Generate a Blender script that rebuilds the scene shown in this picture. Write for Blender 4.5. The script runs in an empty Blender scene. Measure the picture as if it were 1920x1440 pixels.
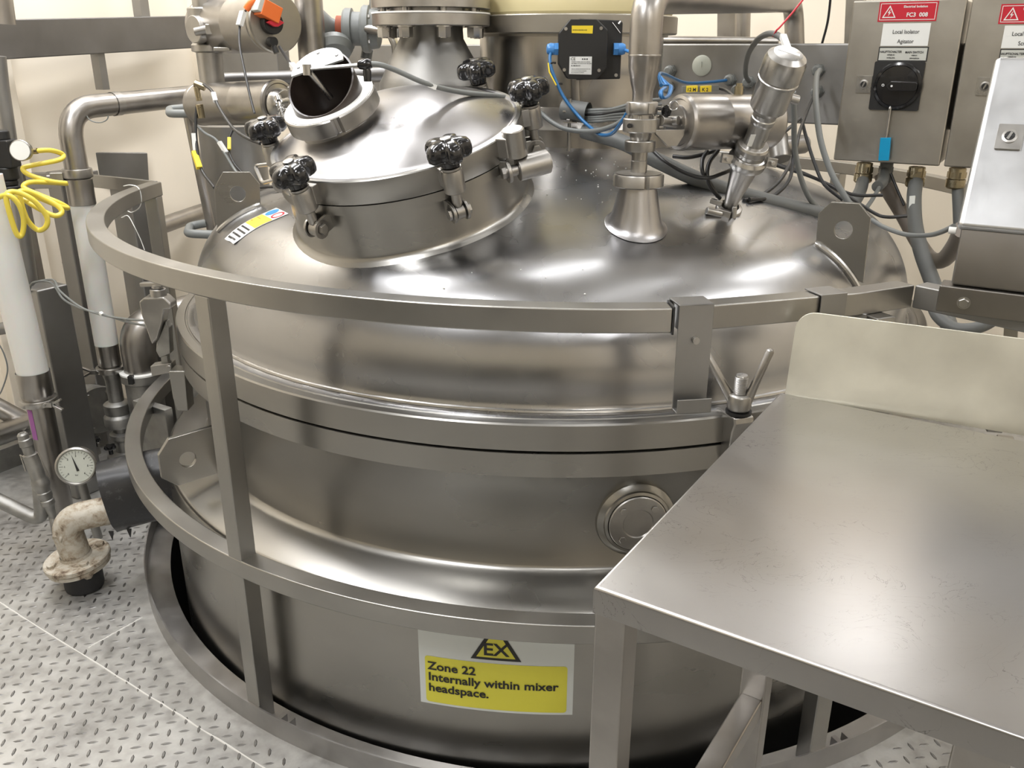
import bpy, bmesh, math, random
from mathutils import Vector, Matrix
random.seed(7)
PI = math.pi
S = bpy.context.scene
C = S.collection

# ------------------------------------------------------------------ camera
F, PT, RL, HC = 1640.52, .3636, .0016, 1.5073
cd = bpy.data.cameras.new('camera'); cam = bpy.data.objects.new('camera', cd); C.objects.link(cam)
cam.location = (0, 0, HC)
cam.rotation_euler = (Matrix.Rotation(PI/2-PT, 3, 'X') @ Matrix.Rotation(RL, 3, 'Z')).to_euler()
cd.sensor_width = 36; cd.lens = F/1920*36; cd.clip_start = .02
S.camera = cam
# ------------------------------------------------------------------ world, exposure
w = bpy.data.worlds.new('world'); S.world = w; w.use_nodes = True
w.node_tree.nodes['Background'].inputs[0].default_value = (.95, .93, .88, 1)
w.node_tree.nodes['Background'].inputs[1].default_value = .05
vs = S.view_settings
vs.view_transform = 'Standard'; vs.look = 'None'; vs.gamma = 1; vs.use_curve_mapping = False
vs.exposure = 0.12
# ------------------------------------------------------------------ directions of the room and of everything bolted square to it
YAW = math.radians(-31.5)
U = Vector((math.cos(YAW), math.sin(YAW), 0)); V = Vector((-math.sin(YAW), math.cos(YAW), 0)); Z = Vector((0, 0, 1))
ROOM0 = Vector((-2.02, 2.98, 0))          # a point on the left wall
CEIL = 3.4
# ------------------------------------------------------------------ ceiling lamps and one added wall washer
def area(x, y, lx, ly, e, col=(.985, .985, 1), yaw=YAW, z=CEIL-.06):
    l = bpy.data.lights.new('ceiling_or_added_light', 'AREA'); l.shape = 'RECTANGLE'; l.size = lx; l.size_y = ly; l.energy = e; l.color = col
    o = bpy.data.objects.new('ceiling_or_added_light', l); o.location = (x, y, z); o.rotation_euler = (0, 0, yaw); C.objects.link(o)
LAMPS = [(.95, 1.30, .18, 1.5, 3), (1.45, 3.5, .12, .8, 9), (-1.10, 2.1, .18, 1.5, 40), (2.5, .9, .18, 1.5, 26), (-.35, 3.9, .16, 1.2, 28), (.35, -.9, .18, 1.5, 16),
         (-1.3, .1, .18, 1.5, 60), (2.6, 2.6, .16, 1.0, 12), (1.2, -2.2, .18, 1.5, 28), (.3, 2.4, .16, 1.2, 6), (-1.55, 3.05, .14, 1.2, 38)]  # last entry: washer added only to brighten the left wall
for L in LAMPS: area(*L)

# ------------------------------------------------------------------ geometry helpers
cP, sP = math.cos(PT), math.sin(PT)
def ray(px, py):
    a = (px-960)/F; b = (720-py)/F
    return Vector((a-b*RL, cP+b*sP+a*RL*sP, -sP+b*cP+a*RL*cP))
EYE = Vector((0, 0, HC))
def aY(px, py, y): d = ray(px, py); return EYE+d*(y/d.y)
def aZ(px, py, z): d = ray(px, py); return EYE+d*((z-HC)/d.z)
def aP(px, py, o, n): d = ray(px, py); return EYE+d*((Vector(o)-EYE).dot(n)/d.dot(n))
def zof(y, py):
    k = (720-py)/F
    return HC+(k*y*cP-y*sP)/(cP+k*sP)
def frame(ax):
    ax = Vector(ax).normalized(); r = Vector((0, 0, 1)) if abs(ax.z) < .9 else Vector((1, 0, 0))
    u = r.cross(ax).normalized(); v = ax.cross(u); return u, v, ax
def smooth_path(pts, n=8):
    P = [Vector(p) for p in pts]
    if len(P) < 3: return P
    Q = [P[0]*2-P[1]]+P+[P[-1]*2-P[-2]]; out = []
    for i in range(1, len(Q)-2):
        a, b, c, d = Q[i-1:i+3]
        for k in range(n):
            t = k/n; out.append(.5*((2*b)+(c-a)*t+(2*a-5*b+4*c-d)*t*t+(3*b-a-3*c+d)*t**3))
    return out+[P[-1]]
def fillet(pts, r, n=8):
    P = [Vector(p) for p in pts]; out = [P[0]]
    for i in range(1, len(P)-1):
        a = (P[i-1]-P[i]); b = (P[i+1]-P[i]); d = min(r, a.length*.49, b.length*.49) if isinstance(r, (int, float)) else r[i-1]
        a0 = P[i]+a.normalized()*d; b0 = P[i]+b.normalized()*d
        for k in range(n+1):
            t = k/n; out.append(a0*(1-t)**2+P[i]*2*t*(1-t)+b0*t*t)
    return out+[P[-1]]
class MB:
    def __init__(s): s.b = bmesh.new()
    def face(s, vs, m=0):
        try:
            f = s.b.faces.new(vs); f.material_index = m; return f
        except ValueError: return None
    def loops(s, rings, closed=True, cap0=True, cap1=True, m=0):
        R = [[s.b.verts.new(p) for p in r] for r in rings]; n = len(R[0])
        for a, b in zip(R, R[1:]):
            for i in range(n if closed else n-1):
                j = (i+1) % n; s.face([a[i], a[j], b[j], b[i]], m)
        if cap0 and closed: s.face(list(reversed(R[0])), m)
        if cap1 and closed: s.face(R[-1], m)
        return s
    def box(s, c, size, x=(1, 0, 0), z=(0, 0, 1), m=0):
        c = Vector(c); x = Vector(x).normalized(); z = Vector(z).normalized(); y = z.cross(x).normalized(); z = x.cross(y)
        a, b, h = [q/2 for q in size]
        lo = [c+x*i*a+y*j*b-z*h for i, j in ((-1, -1), (1, -1), (1, 1), (-1, 1))]
        return s.loops([lo, [p+z*2*h for p in lo]], m=m)
    def bar(s, p0, p1, wdt, hgt, up=(0, 0, 1), m=0):
        p0 = Vector(p0); p1 = Vector(p1); d = (p1-p0).normalized(); sd = d.cross(Vector(up)).normalized(); u = sd.cross(d)
        q = [(-1, -1), (1, -1), (1, 1), (-1, 1)]
        return s.loops([[p+sd*i*wdt/2+u*j*hgt/2 for i, j in q] for p in (p0, p1)], m=m)
    def tube(s, pts, r, n=14, m=0, cap=True, radii=None):
        P = [Vector(p) for p in pts]; rings = []; u = None
        for i, p in enumerate(P):
            t = (P[min(i+1, len(P)-1)]-P[max(i-1, 0)]).normalized()
            if u is None: u, _, _ = frame(t)
            u = (u-t*u.dot(t)).normalized(); v = t.cross(u); rr = radii[i] if radii else r
            rings.append([p+(u*math.cos(2*PI*k/n)+v*math.sin(2*PI*k/n))*rr for k in range(n)])
        return s.loops(rings, cap0=cap, cap1=cap, m=m)
    def cyl(s, p0, p1, r, r2=None, n=28, m=0):
        p0 = Vector(p0); p1 = Vector(p1); u, v, t = frame(p1-p0); r2 = r if r2 is None else r2
        return s.loops([[p+(u*math.cos(2*PI*k/n)+v*math.sin(2*PI*k/n))*q for k in range(n)] for p, q in ((p0, r), (p1, r2))], m=m)
    def lathe(s, prof, o, ax=(0, 0, 1), n=40, m=0, cap=True, a0=0, a1=2*PI, uu=None):
        # prof: (radius, height) list
        o = Vector(o); u, v, t = frame(ax)
        if uu is not None: u = Vector(uu); u = (u-t*u.dot(t)).normalized(); v = t.cross(u)
        full = abs(a1-a0-2*PI) < 1e-6
        K = n if full else n+1
        rings = [[o+t*h+(u*math.cos(a0+(a1-a0)*k/n)+v*math.sin(a0+(a1-a0)*k/n))*max(r, 1e-4) for k in range(K)] for r, h in prof]
        return s.loops(rings, closed=full, cap0=cap, cap1=cap, m=m)
    def prism(s, poly, o, x, y, t, m=0, holes=()):
        # polygon in plane (x, y) at o, thickness t along x cross y, centred
        o = Vector(o); x = Vector(x); y = Vector(y); n = x.cross(y).normalized()
        bm = s.b; tmp = bmesh.new(); es = []
        for lp in [poly]+list(holes):
            vs_ = [tmp.verts.new(o+x*a+y*b-n*t/2) for a, b in lp]
            es += [tmp.edges.new((vs_[i], vs_[(i+1) % len(vs_)])) for i in range(len(vs_))]
        bmesh.ops.triangle_fill(tmp, use_beauty=True, edges=es)
        fs = list(tmp.faces)
        r = bmesh.ops.extrude_face_region(tmp, geom=fs)
        bmesh.ops.translate(tmp, verts=[g for g in r['geom'] if isinstance(g, bmesh.types.BMVert)], vec=n*t)
        bmesh.ops.recalc_face_normals(tmp, faces=tmp.faces)
        s.join(tmp, m); return s
    def join(s, tmp, m=None):
        mp = {v: s.b.verts.new(v.co) for v in tmp.verts}
        for f in tmp.faces:
            g = s.face([mp[v] for v in f.verts])
            if g: g.material_index = f.material_index if m is None else m
        tmp.free()
    def arc(s, c, r, w_, h, z, a0, a1, n, m=0):
        # rectangular section swept round a vertical axis: outer radius r, width w_, height h, top at z (degrees)
        full = abs(abs(a1-a0)-360) < 1e-6; rings = []
        for k in range(n+(0 if full else 1)):
            a = math.radians(a0+(a1-a0)*k/n); d = Vector((math.cos(a), math.sin(a), 0)); o = Vector((c[0], c[1], 0))
            rings.append([o+d*r+Z*(z-h), o+d*r+Z*z, o+d*(r-w_)+Z*z, o+d*(r-w_)+Z*(z-h)])
        if full: rings.append(rings[0]); s.loops(rings, cap0=False, cap1=False, m=m); bmesh.ops.remove_doubles(s.b, verts=s.b.verts, dist=1e-5)
        else: s.loops(rings, m=m)
        return s
    def hexnut(s, c, ax, r, h, m=0, uu=None):
        return s.lathe([(r, 0), (r, h*.85), (r*.9, h)], c, ax, n=6, m=m, uu=uu)
WL = {}
def obj(name, mb, mat, parent=None, bevel=0, ang=35, seg=2):
    me = bpy.data.meshes.new(name); bm = mb.b
    bmesh.ops.recalc_face_normals(bm, faces=bm.faces)
    base = Vector((0, 0, 0))
    if parent is not None: base = WL[parent.name]
    else:
        xs = [v.co for v in bm.verts]
        base = Vector(((min(v.x for v in xs)+max(v.x for v in xs))/2, (min(v.y for v in xs)+max(v.y for v in xs))/2, min(v.z for v in xs)))
    for v in bm.verts: v.co -= base
    bm.to_mesh(me); bm.free()
    for m in (mat if isinstance(mat, (list, tuple)) else [mat]): me.materials.append(m)
    me.polygons.foreach_set('use_smooth', [True]*len(me.polygons))
    me.set_sharp_from_angle(angle=math.radians(ang))
    o = bpy.data.objects.new(name, me); C.objects.link(o)
    if parent is not None: o.parent = parent; WL[o.name] = base
    else: o.location = base; WL[o.name] = base
    if bevel:
        b = o.modifiers.new('bevel', 'BEVEL'); b.width = bevel; b.segments = seg; b.limit_method = 'ANGLE'; b.angle_limit = math.radians(40); b.harden_normals = True
    return o
def tag(o, label, cat, group=None, kind=None):
    if label: o['label'] = label
    if cat: o['category'] = cat
    if group: o['group'] = group
    if kind: o['kind'] = kind
    return o
def thing(name, label, cat, loc=(0, 0, 0), group=None):
    o = bpy.data.objects.new(name, None); o.empty_display_size = .05; C.objects.link(o); o.location = loc; WL[o.name] = Vector(loc)
    return tag(o, label, cat, group)
def copy_tree(o, parent=None):
    c = o.copy(); C.objects.link(c)
    if parent is not None: c.parent = parent
    WL[c.name] = WL[o.name]
    for ch in list(o.children): copy_tree(ch, c)
    return c
def place(o, loc, x=None, z=None):
    z = Vector(z or (0, 0, 1)).normalized()
    if x is None: x, _, _ = frame(z)
    x = Vector(x); x = (x-z*x.dot(z)).normalized(); y = z.cross(x)
    o.matrix_local = Matrix(((x.x, y.x, z.x, loc[0]), (x.y, y.y, z.y, loc[1]), (x.z, y.z, z.z, loc[2]), (0, 0, 0, 1)))
    return o
def text(s, size, bold=0, align='LEFT', xs=1.0):
    cu = bpy.data.curves.new('t', 'FONT'); cu.body = s; cu.size = size; cu.offset = bold; cu.align_x = align; cu.resolution_u = 3
    o = bpy.data.objects.new('t', cu); C.objects.link(o)
    bpy.context.view_layer.update()
    me = bpy.data.meshes.new_from_object(o); vs_ = [(v.co.x*xs, v.co.y) for v in me.vertices]; fs = [list(p.vertices) for p in me.polygons]
    bpy.data.objects.remove(o); bpy.data.curves.remove(cu); bpy.data.meshes.remove(me)
    return vs_, fs
def add_text(mb, t, fn, m=0):
    vs_, fs = t; vv = [mb.b.verts.new(fn(a, b)) for a, b in vs_]
    for f in fs: mb.face([vv[i] for i in f], m)
def plane_fn(o, x, y, eps=0):
    o = Vector(o); x = Vector(x).normalized(); y = Vector(y); y = (y-x*y.dot(x)).normalized(); n = x.cross(y)
    return lambda a, b, e=0: o+x*a+y*b+n*(eps+e)
def rrect(w_, h, r=0, n=4, cx=0, cy=0):
    if r <= 0: return [(cx-w_/2, cy-h/2), (cx+w_/2, cy-h/2), (cx+w_/2, cy+h/2), (cx-w_/2, cy+h/2)]
    out = []
    for (sx, sy, a) in ((1, -1, -90), (1, 1, 0), (-1, 1, 90), (-1, -1, 180)):
        for k in range(n+1):
            t = math.radians(a+90*k/n); out.append((cx+sx*(w_/2-r)+r*math.cos(t), cy+sy*(h/2-r)+r*math.sin(t)))
    return out
def circ(r, n=24, cx=0, cy=0): return [(cx+r*math.cos(2*PI*k/n), cy+r*math.sin(2*PI*k/n)) for k in range(n)]
def flat(mb, poly, fn, m=0, e=0): mb.face([mb.b.verts.new(fn(a, b, e)) for a, b in poly], m)

# ------------------------------------------------------------------ materials
def nt(name):
    m = bpy.data.materials.new(name); m.use_nodes = True; n = m.node_tree; return m, n, n.nodes['Principled BSDF']
def plain(name, col, rough=.5, metal=0, spec=.5, coat=0, alpha=1, trans=0):
    m, n, p = nt(name); p.inputs['Base Color'].default_value = (*col, 1); p.inputs['Roughness'].default_value = rough
    p.inputs['Metallic'].default_value = metal; p.inputs['Specular IOR Level'].default_value = spec; p.inputs['Coat Weight'].default_value = coat
    p.inputs['Transmission Weight'].default_value = trans
    return m
def noise(n, scale, detail=4, stretch=(1, 1, 1), coord='Object', rough=.5, dist=0):
    tc = n.nodes.new('ShaderNodeTexCoord'); mp = n.nodes.new('ShaderNodeMapping'); mp.inputs['Scale'].default_value = stretch
    t = n.nodes.new('ShaderNodeTexNoise'); t.inputs['Scale'].default_value = scale; t.inputs['Detail'].default_value = detail; t.inputs['Roughness'].default_value = rough; t.inputs['Distortion'].default_value = dist
    n.links.new(tc.outputs[coord], mp.inputs[0]); n.links.new(mp.outputs[0], t.inputs['Vector']); return t.outputs['Fac']
def ramp(n, f, stops):
    r = n.nodes.new('ShaderNodeValToRGB'); e = r.color_ramp.elements
    while len(e) < len(stops): e.new(.5)
    for k, (p, c) in enumerate(stops): e[k].position = p; e[k].color = (*c, 1) if len(c) == 3 else c
    n.links.new(f, r.inputs[0]); return r.outputs[0]
def rmp(n, f, a, b):
    r = n.nodes.new('ShaderNodeMapRange'); r.inputs['From Min'].default_value = .3; r.inputs['From Max'].default_value = .7; r.inputs['To Min'].default_value = a; r.inputs['To Max'].default_value = b
    n.links.new(f, r.inputs[0]); return r.outputs[0]
def steel(name, col, rough, var=.06, scale=6, stretch=(1, 1, 1), bump=.02, bscale=220, bstretch=(1, 1, .04), cvar=.10, aniso=0):
    m, n, p = nt(name); p.inputs['Metallic'].default_value = 1
    f = noise(n, scale, 4, stretch, dist=.15)
    col = tuple(x*.84 for x in col); c0 = tuple(x*(1-cvar) for x in col); c1 = tuple(min(1, x*(1+cvar)) for x in col)
    n.links.new(ramp(n, f, [(.3, c0), (.7, c1)]), p.inputs['Base Color'])
    n.links.new(rmp(n, f, rough-var, rough+var), p.inputs['Roughness'])
    if bump:
        b = n.nodes.new('ShaderNodeBump'); b.inputs['Strength'].default_value = bump; b.inputs['Distance'].default_value = .002
        n.links.new(noise(n, bscale, 2, bstretch), b.inputs['Height']); n.links.new(b.outputs[0], p.inputs['Normal'])
    return m
WARM = (.57, .545, .50)
M = {}
M['rail'] = steel('satin_rail_steel', (.42, .41, .385), .36, .04, 5, bump=.03)
M['shell'] = steel('brushed_tank_steel', (.42, .41, .385), .30, .04, 2.5, (1, 1, 2.5), bump=.02, bscale=120, bstretch=(.3, .3, 5), cvar=.05)
M['dome'] = steel('polished_dome_steel', (.47, .47, .475), .28, .06, 4, bump=0, bscale=60, bstretch=(1, 1, 1), cvar=.08)
M['cover'] = steel('brushed_cover_steel', (.45, .44, .44), .31, .05, 7, bump=0, bscale=80, bstretch=(1, 1, 1))
M['flange'] = steel('machined_steel', (.47, .455, .43), .36, .06, 20, bump=.03, bscale=300)
M['pipe'] = steel('pipe_steel', (.43, .41, .385), .34, .05, 14, bump=.02)
M['beam'] = steel('bead_blasted_steel', (.36, .355, .345), .46, .04, 7, bump=.04, bscale=400, bstretch=(1, 1, 1))
M['dusty'] = steel('dusty_steel', (.42, .415, .395), .52, .07, 18, bump=.1, bscale=90, bstretch=(1, 1, 1), cvar=.22)
M['bright'] = steel('bright_steel', (.52, .51, .49), .30, .04, 20)
M['cab'] = steel('cabinet_steel', (.46, .435, .385), .40, .03, 8, bump=.03, bscale=300, bstretch=(1, 1, .05))
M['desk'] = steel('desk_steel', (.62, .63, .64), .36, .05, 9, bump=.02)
M['brass'] = steel('nickel_brass', (.42, .36, .24), .3, .05, 20)
M['black'] = plain('black_plastic', (.008, .008, .009), .16, coat=.3)
M['matblack'] = plain('matt_black_plastic', (.014, .014, .014), .42)
M['rubber'] = plain('black_rubber', (.016, .016, .017), .6)
M['cableb'] = plain('black_cable', (.02, .02, .02), .4)
M['cableg'] = plain('grey_cable', (.17, .18, .175), .45)
M['conduit'] = plain('grey_conduit', (.125, .13, .125), .5)
M['blue'] = plain('blue_cable', (.02, .13, .32), .35)
M['bluep'] = plain('light_blue_plastic', (.07, .26, .62), .3)
M['cyan'] = plain('cyan_plastic', (.0, .27, .50), .35)
M['orange'] = plain('orange_plastic', (.75, .16, .03), .35)
M['red'] = plain('red_plastic', (.62, .03, .05), .3)
M['yellow'] = plain('yellow_hose', (.72, .58, .07), .35, coat=.3)
M['yellowp'] = plain('yellow_label', (.82, .62, .03), .4)
M['white'] = plain('white_plastic', (.72, .72, .70), .4)
M['label'] = plain('white_label', (.75, .76, .74), .35)
M['labelg'] = plain('grey_label', (.50, .51, .47), .45)
M['ink'] = plain('black_ink', (.015, .015, .015), .5)
M['purple'] = plain('purple_label', (.30, .10, .30), .5)
M['cream'] = plain('cream_paint', (.66, .58, .33), .35)
M['rust'] = plain('rust_red', (.30, .07, .03), .7)
M['signred'] = plain('red_label', (.50, .012, .03), .35)
M['ldpe'] = plain('labelorange', (.86, .50, .05), .4)
M['lblue'] = plain('blue_symbol', (.03, .22, .48), .4)
M['signy'] = plain('sign_yellow', (.66, .62, .06), .35)
M['signw'] = plain('sign_white', (.60, .63, .62), .35)
M['gasket'] = plain('white_gasket', (.80, .80, .77), .5)
def wallmat():
    m, n, p = nt('cream_wall_panel'); f = noise(n, 1.5, 3)
    n.links.new(ramp(n, f, [(.3, (.83, .755, .63)), (.7, (.86, .785, .66))]), p.inputs['Base Color']); p.inputs['Roughness'].default_value = .45; return m
M['wall'] = wallmat()
M['ceil'] = plain('ceiling_white', (.52, .52, .51), .7)
def reflbandmat():  # unseen wall; dark lower band invented to shape what the steel reflects
    m, n, p = nt('end_wall_reflection_bands'); tc = n.nodes.new('ShaderNodeNewGeometry'); sx = n.nodes.new('ShaderNodeSeparateXYZ'); n.links.new(tc.outputs['Position'], sx.inputs[0])
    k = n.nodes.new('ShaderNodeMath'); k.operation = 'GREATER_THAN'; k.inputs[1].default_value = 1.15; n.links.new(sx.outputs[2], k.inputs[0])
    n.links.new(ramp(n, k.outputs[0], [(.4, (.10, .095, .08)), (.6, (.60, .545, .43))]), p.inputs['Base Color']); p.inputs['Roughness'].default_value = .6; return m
M['reflwall'] = reflbandmat()
def tubemat():
    m, n, p = nt('milky_sight_tube'); p.inputs['Base Color'].default_value = (.66, .66, .63, 1); p.inputs['Roughness'].default_value = .35
    p.inputs['Subsurface Weight'].default_value = .3; p.inputs['Subsurface Scale'].default_value = .02; return m
M['ptfe'] = tubemat()
def floormat():
    m, n, p = nt('dusty_tread_plate')
    f = noise(n, 2.2, 8, rough=.62, dist=.4); g = noise(n, 34, 4)
    mx = n.nodes.new('ShaderNodeMath'); mx.operation = 'MULTIPLY_ADD'; mx.inputs[1].default_value = .35; n.links.new(g, mx.inputs[0]); n.links.new(f, mx.inputs[2])
    n.links.new(ramp(n, mx.outputs[0], [(.45, (.155, .15, .142)), (.58, (.295, .29, .276)), (.78, (.45, .445, .425))]), p.inputs['Base Color'])
    p.inputs['Metallic'].default_value = .45; n.links.new(rmp(n, g, .38, .58), p.inputs['Roughness'])
    b = n.nodes.new('ShaderNodeBump'); b.inputs['Strength'].default_value = .15; b.inputs['Distance'].default_value = .002; n.links.new(noise(n, 90, 4), b.inputs['Height']); n.links.new(b.outputs[0], p.inputs['Normal'])
    return m
M['floor'] = floormat()
M['tread'] = steel('worn_tread_lozenge', (.26, .255, .245), .5, .06, 30)
M['seam'] = plain('dusty_weld', (.62, .61, .58), .7)
M['pit'] = plain('dark_pit', (.02, .02, .02), .8)
def oldpaint():
    m, n, p = nt('dusty_cream_casting'); f = noise(n, 22, 7, rough=.7, dist=.3)
    n.links.new(ramp(n, f, [(.36, (.11, .075, .05)), (.45, (.34, .29, .22)), (.56, (.46, .43, .37)), (.75, (.52, .50, .44))]), p.inputs['Base Color']); p.inputs['Roughness'].default_value = .6
    p.inputs['Metallic'].default_value = .2; return m
M['old'] = oldpaint()
def dustrubber():
    m, n, p = nt('scuffed_black_rubber'); f = noise(n, 40, 8, rough=.75)
    n.links.new(ramp(n, f, [(.55, (.014, .014, .015)), (.78, (.10, .10, .10))]), p.inputs['Base Color']); p.inputs['Roughness'].default_value = .38; return m
M['drub'] = dustrubber()
def kick():
    return steel('dusty_kick_steel', (.47, .46, .45), .40, .08, 9, cvar=.16)
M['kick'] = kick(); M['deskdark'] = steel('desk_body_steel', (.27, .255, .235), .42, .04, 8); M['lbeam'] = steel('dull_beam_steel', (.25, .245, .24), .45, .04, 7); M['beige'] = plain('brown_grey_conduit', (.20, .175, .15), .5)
def tablemat():
    m, n, p = nt('scratched_table_steel'); p.inputs['Metallic'].default_value = 1
    f = noise(n, 3.2, 6, dist=.8)
    base = ramp(n, f, [(.3, (.33, .32, .308)), (.7, (.38, .37, .358))])
    # fine scratches: thin iso-lines of a warped noise
    s = noise(n, 10, 4, (1, 1.6, 1), dist=3.2)
    r = n.nodes.new('ShaderNodeValToRGB'); e = r.color_ramp.elements; e[0].position = .497; e[0].color = (0, 0, 0, 1); e[1].position = .505; e[1].color = (0, 0, 0, 1)
    k = e.new(.501); k.color = (1, 1, 1, 1); n.links.new(s, r.inputs[0])
    msk = noise(n, 7, 4); mr = n.nodes.new('ShaderNodeMapRange'); mr.inputs['From Min'].default_value = .47; mr.inputs['From Max'].default_value = .62; n.links.new(msk, mr.inputs[0])
    mu = n.nodes.new('ShaderNodeMath'); mu.operation = 'MULTIPLY'; n.links.new(r.outputs[0], mu.inputs[0]); n.links.new(mr.outputs[0], mu.inputs[1])
    mix = n.nodes.new('ShaderNodeMix'); mix.data_type = 'RGBA'; n.links.new(mu.outputs[0], mix.inputs[0]); n.links.new(base, mix.inputs[6]); mix.inputs[7].default_value = (.10, .10, .095, 1)
    n.links.new(mix.outputs[2], p.inputs['Base Color'])
    n.links.new(rmp(n, f, .27, .35), p.inputs['Roughness'])
    b = n.nodes.new('ShaderNodeBump'); b.inputs['Strength'].default_value = .04; b.inputs['Distance'].default_value = .002; n.links.new(noise(n, 150, 2, (.05, 1, 1)), b.inputs['Height']); n.links.new(b.outputs[0], p.inputs['Normal'])
    return m
M['table'] = tablemat()
M['splash'] = steel('matt_splashback_steel', (1.0, .98, .86), .50, .04, 8, bump=.03, bscale=200, bstretch=(.05, .05, 1))

# ------------------------------------------------------------------ the room
CR = Vector((.1675, 2.8112, 0)); RR = 1.383       # guard rail circle
TC = Vector((.108, 2.70, 0))                      # tank axis
HR = 1.386                                        # hole in the platform
def isect(p, d, q, e):                            # 2D line crossing
    k = d.x*e.y-d.y*e.x; t = ((q.x-p.x)*e.y-(q.y-p.y)*e.x)/k; return p+d*t
BK = Vector((1.2, 4.15, 0)); FR = BK-V*7.2; RT = ROOM0+U*5.6
corners = [isect(ROOM0, V, BK, U), isect(RT, V, BK, U), isect(RT, V, FR, U), isect(ROOM0, V, FR, U)]
def wall(name, a, b, mat, z0=-.3, z1=CEIL):
    d = (b-a).normalized(); n_ = Vector((d.y, -d.x, 0)); cen = sum(corners, Vector())/4
    if (cen-a).dot(n_) > 0: n_ = -n_
    mb = MB(); mb.loops([[a, a+n_*.1, a+n_*.1+Z*(z1-z0), a+Z*(z1-z0)], [b, b+n_*.1, b+n_*.1+Z*(z1-z0), b+Z*(z1-z0)]])
    for v in mb.b.verts: v.co.z += z0
    return tag(obj(name, mb, mat), None, None, kind='structure')
wall('wall_back', corners[0], corners[1], M['wall']); wall('wall_right', corners[1], corners[2], M['wall'])
wall('wall_front', corners[2], corners[3], M['reflwall']); wall('wall_left', corners[3], corners[0], M['wall'])
mb = MB(); mb.loops([[c+Z*CEIL for c in corners], [c+Z*(CEIL+.1) for c in corners]]); tag(obj('ceiling', mb, M['ceil']), None, None, kind='structure')
# panel joints standing proud of the left wall
for k, t in enumerate((.28, 1.35)):
    a = ROOM0+V*t; mb = MB(); mb.box(a+U*.02+Z*1.6, (.05, .24, 3.4), x=U); tag(obj('trim_%d' % (k+1), mb, M['wall'], bevel=.004), None, None, kind='structure')
# platform plate with the round hole, raised lozenges on it
fb = bmesh.new(); ev = []
for lp in ([(c.x, c.y) for c in corners], [(CR.x+HR*math.cos(2*PI*k/160), CR.y+HR*math.sin(2*PI*k/160)) for k in range(160)]):
    vv = [fb.verts.new((a, b, 0)) for a, b in lp]; ev += [fb.edges.new((vv[i], vv[(i+1) % len(vv)])) for i in range(len(vv))]
bmesh.ops.triangle_fill(fb, use_beauty=True, edges=ev)
r = bmesh.ops.extrude_face_region(fb, geom=list(fb.faces)); bmesh.ops.translate(fb, verts=[g for g in r['geom'] if isinstance(g, bmesh.types.BMVert)], vec=(0, 0, -.008))
mb = MB(); mb.join(fb, 0)
e1 = Vector((.0334, .0061, 0)); e2 = Vector((.0066, -.0345, 0)); o0 = Vector((-.969, 1.931, 0))
def loz(c, d, l=.0135, w_=.0042, h=.0016):
    d = d.normalized(); s_ = Vector((-d.y, d.x, 0))
    lo = [c+d*l, c+d*l*.45+s_*w_*.85, c-d*l*.45+s_*w_*.85, c-d*l, c-d*l*.45-s_*w_*.85, c+d*l*.45-s_*w_*.85]
    hi = [c+(p-c)*.62+Z*h for p in lo]
    mb.loops([lo, hi], cap0=False, m=1)
for i in range(-80, 110):
    for j in range(-60, 60):
        c = o0+e1*i+e2*j
        q = c-CR
        if q.length < HR+.03: continue
        left = c.x < .45 and -1.75 < c.x and 1.15 < c.y < 2.75
        right = .55 < c.x < 1.9 and .75 < c.y < 1.9
        if not (left or right): continue
        if (c-ROOM0).dot(U) < .1: continue
        z_ = 1.0
        if c.y > 1.95 and left: z_ = max(.25, 1-(c.y-1.95)*1.6)*random.uniform(.5, 1.1)
        if right: z_ = .7
        c2 = Vector((c.x, c.y, .0))
        loz(c2, e1 if (i+j) % 2 else e2, h=.0017*z_)
for a, b in (((-1.6, 2.23), (-.42, 1.44)), ((-1.143, 1.953), (-1.05, 2.09))):
    pa = Vector((*a, .0)); pb = Vector((*b, .0)); n_ = 40; P = []
    for k in range(n_+1): P.append(pa.lerp(pb, k/n_)+Vector((random.uniform(-.001, .001), random.uniform(-.001, .001), 0)))
    mb.tube(P, .0019, 6, m=2, radii=[random.uniform(.0014, .0027) for _ in P])
floor = obj('floor', mb, [M['floor'], M['tread'], M['seam']], ang=20); tag(floor, None, None, kind='structure')
mb = MB(); mb.lathe([(1.50, 0.0), (1.50, -1.9), (.01, -1.9)], (CR.x, CR.y, -.01), n=64, cap=False); tag(obj('floor', mb, M['pit']), None, None, kind='structure')
# low upstand along the left wall
mb = MB(); mb.box(ROOM0+U*.03+V*.2+Z*.045, (.04, 3.2, .09), x=U); tag(obj('baseboard_left', mb, M['dusty'], bevel=.003), None, None, kind='structure')

# ------------------------------------------------------------------ guard rail (welded: rails, posts, kick plate)
def radial(a, r, z=0): a = math.radians(a); return Vector((CR.x+r*math.cos(a), CR.y+r*math.sin(a), z))
rail = thing('guard_rail', 'curved satin steel guard rail ring around the front of the mixing tank', 'guard rail', radial(270, RR, 0))
aj = math.degrees(math.atan2(1.447-CR.y, .272-CR.x))+360
mb = MB(); mb.arc(CR, RR, .044, .0445, 1.1, 174, aj, 150); obj('top_rail', mb, M['rail'], rail, bevel=.003)
mb = MB(); mb.arc(CR, RR, .044, .044, .4577, 172, 340, 150); obj('mid_rail', mb, M['rail'], rail, bevel=.003)
def post(a, z0, z1, parent, rad=RR):
    d = (radial(a, 1)-CR).normalized(); mb = MB(); mb.box(radial(a, rad-.0225, (z0+z1)/2), (.043, .043, z1-z0), x=d); obj('post', mb, M['rail'], parent, bevel=.003)
post(235.6, .004, 1.056, rail); post(291.8, .004, 1.056, rail); post(175.2, .004, 1.056, rail)
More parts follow.
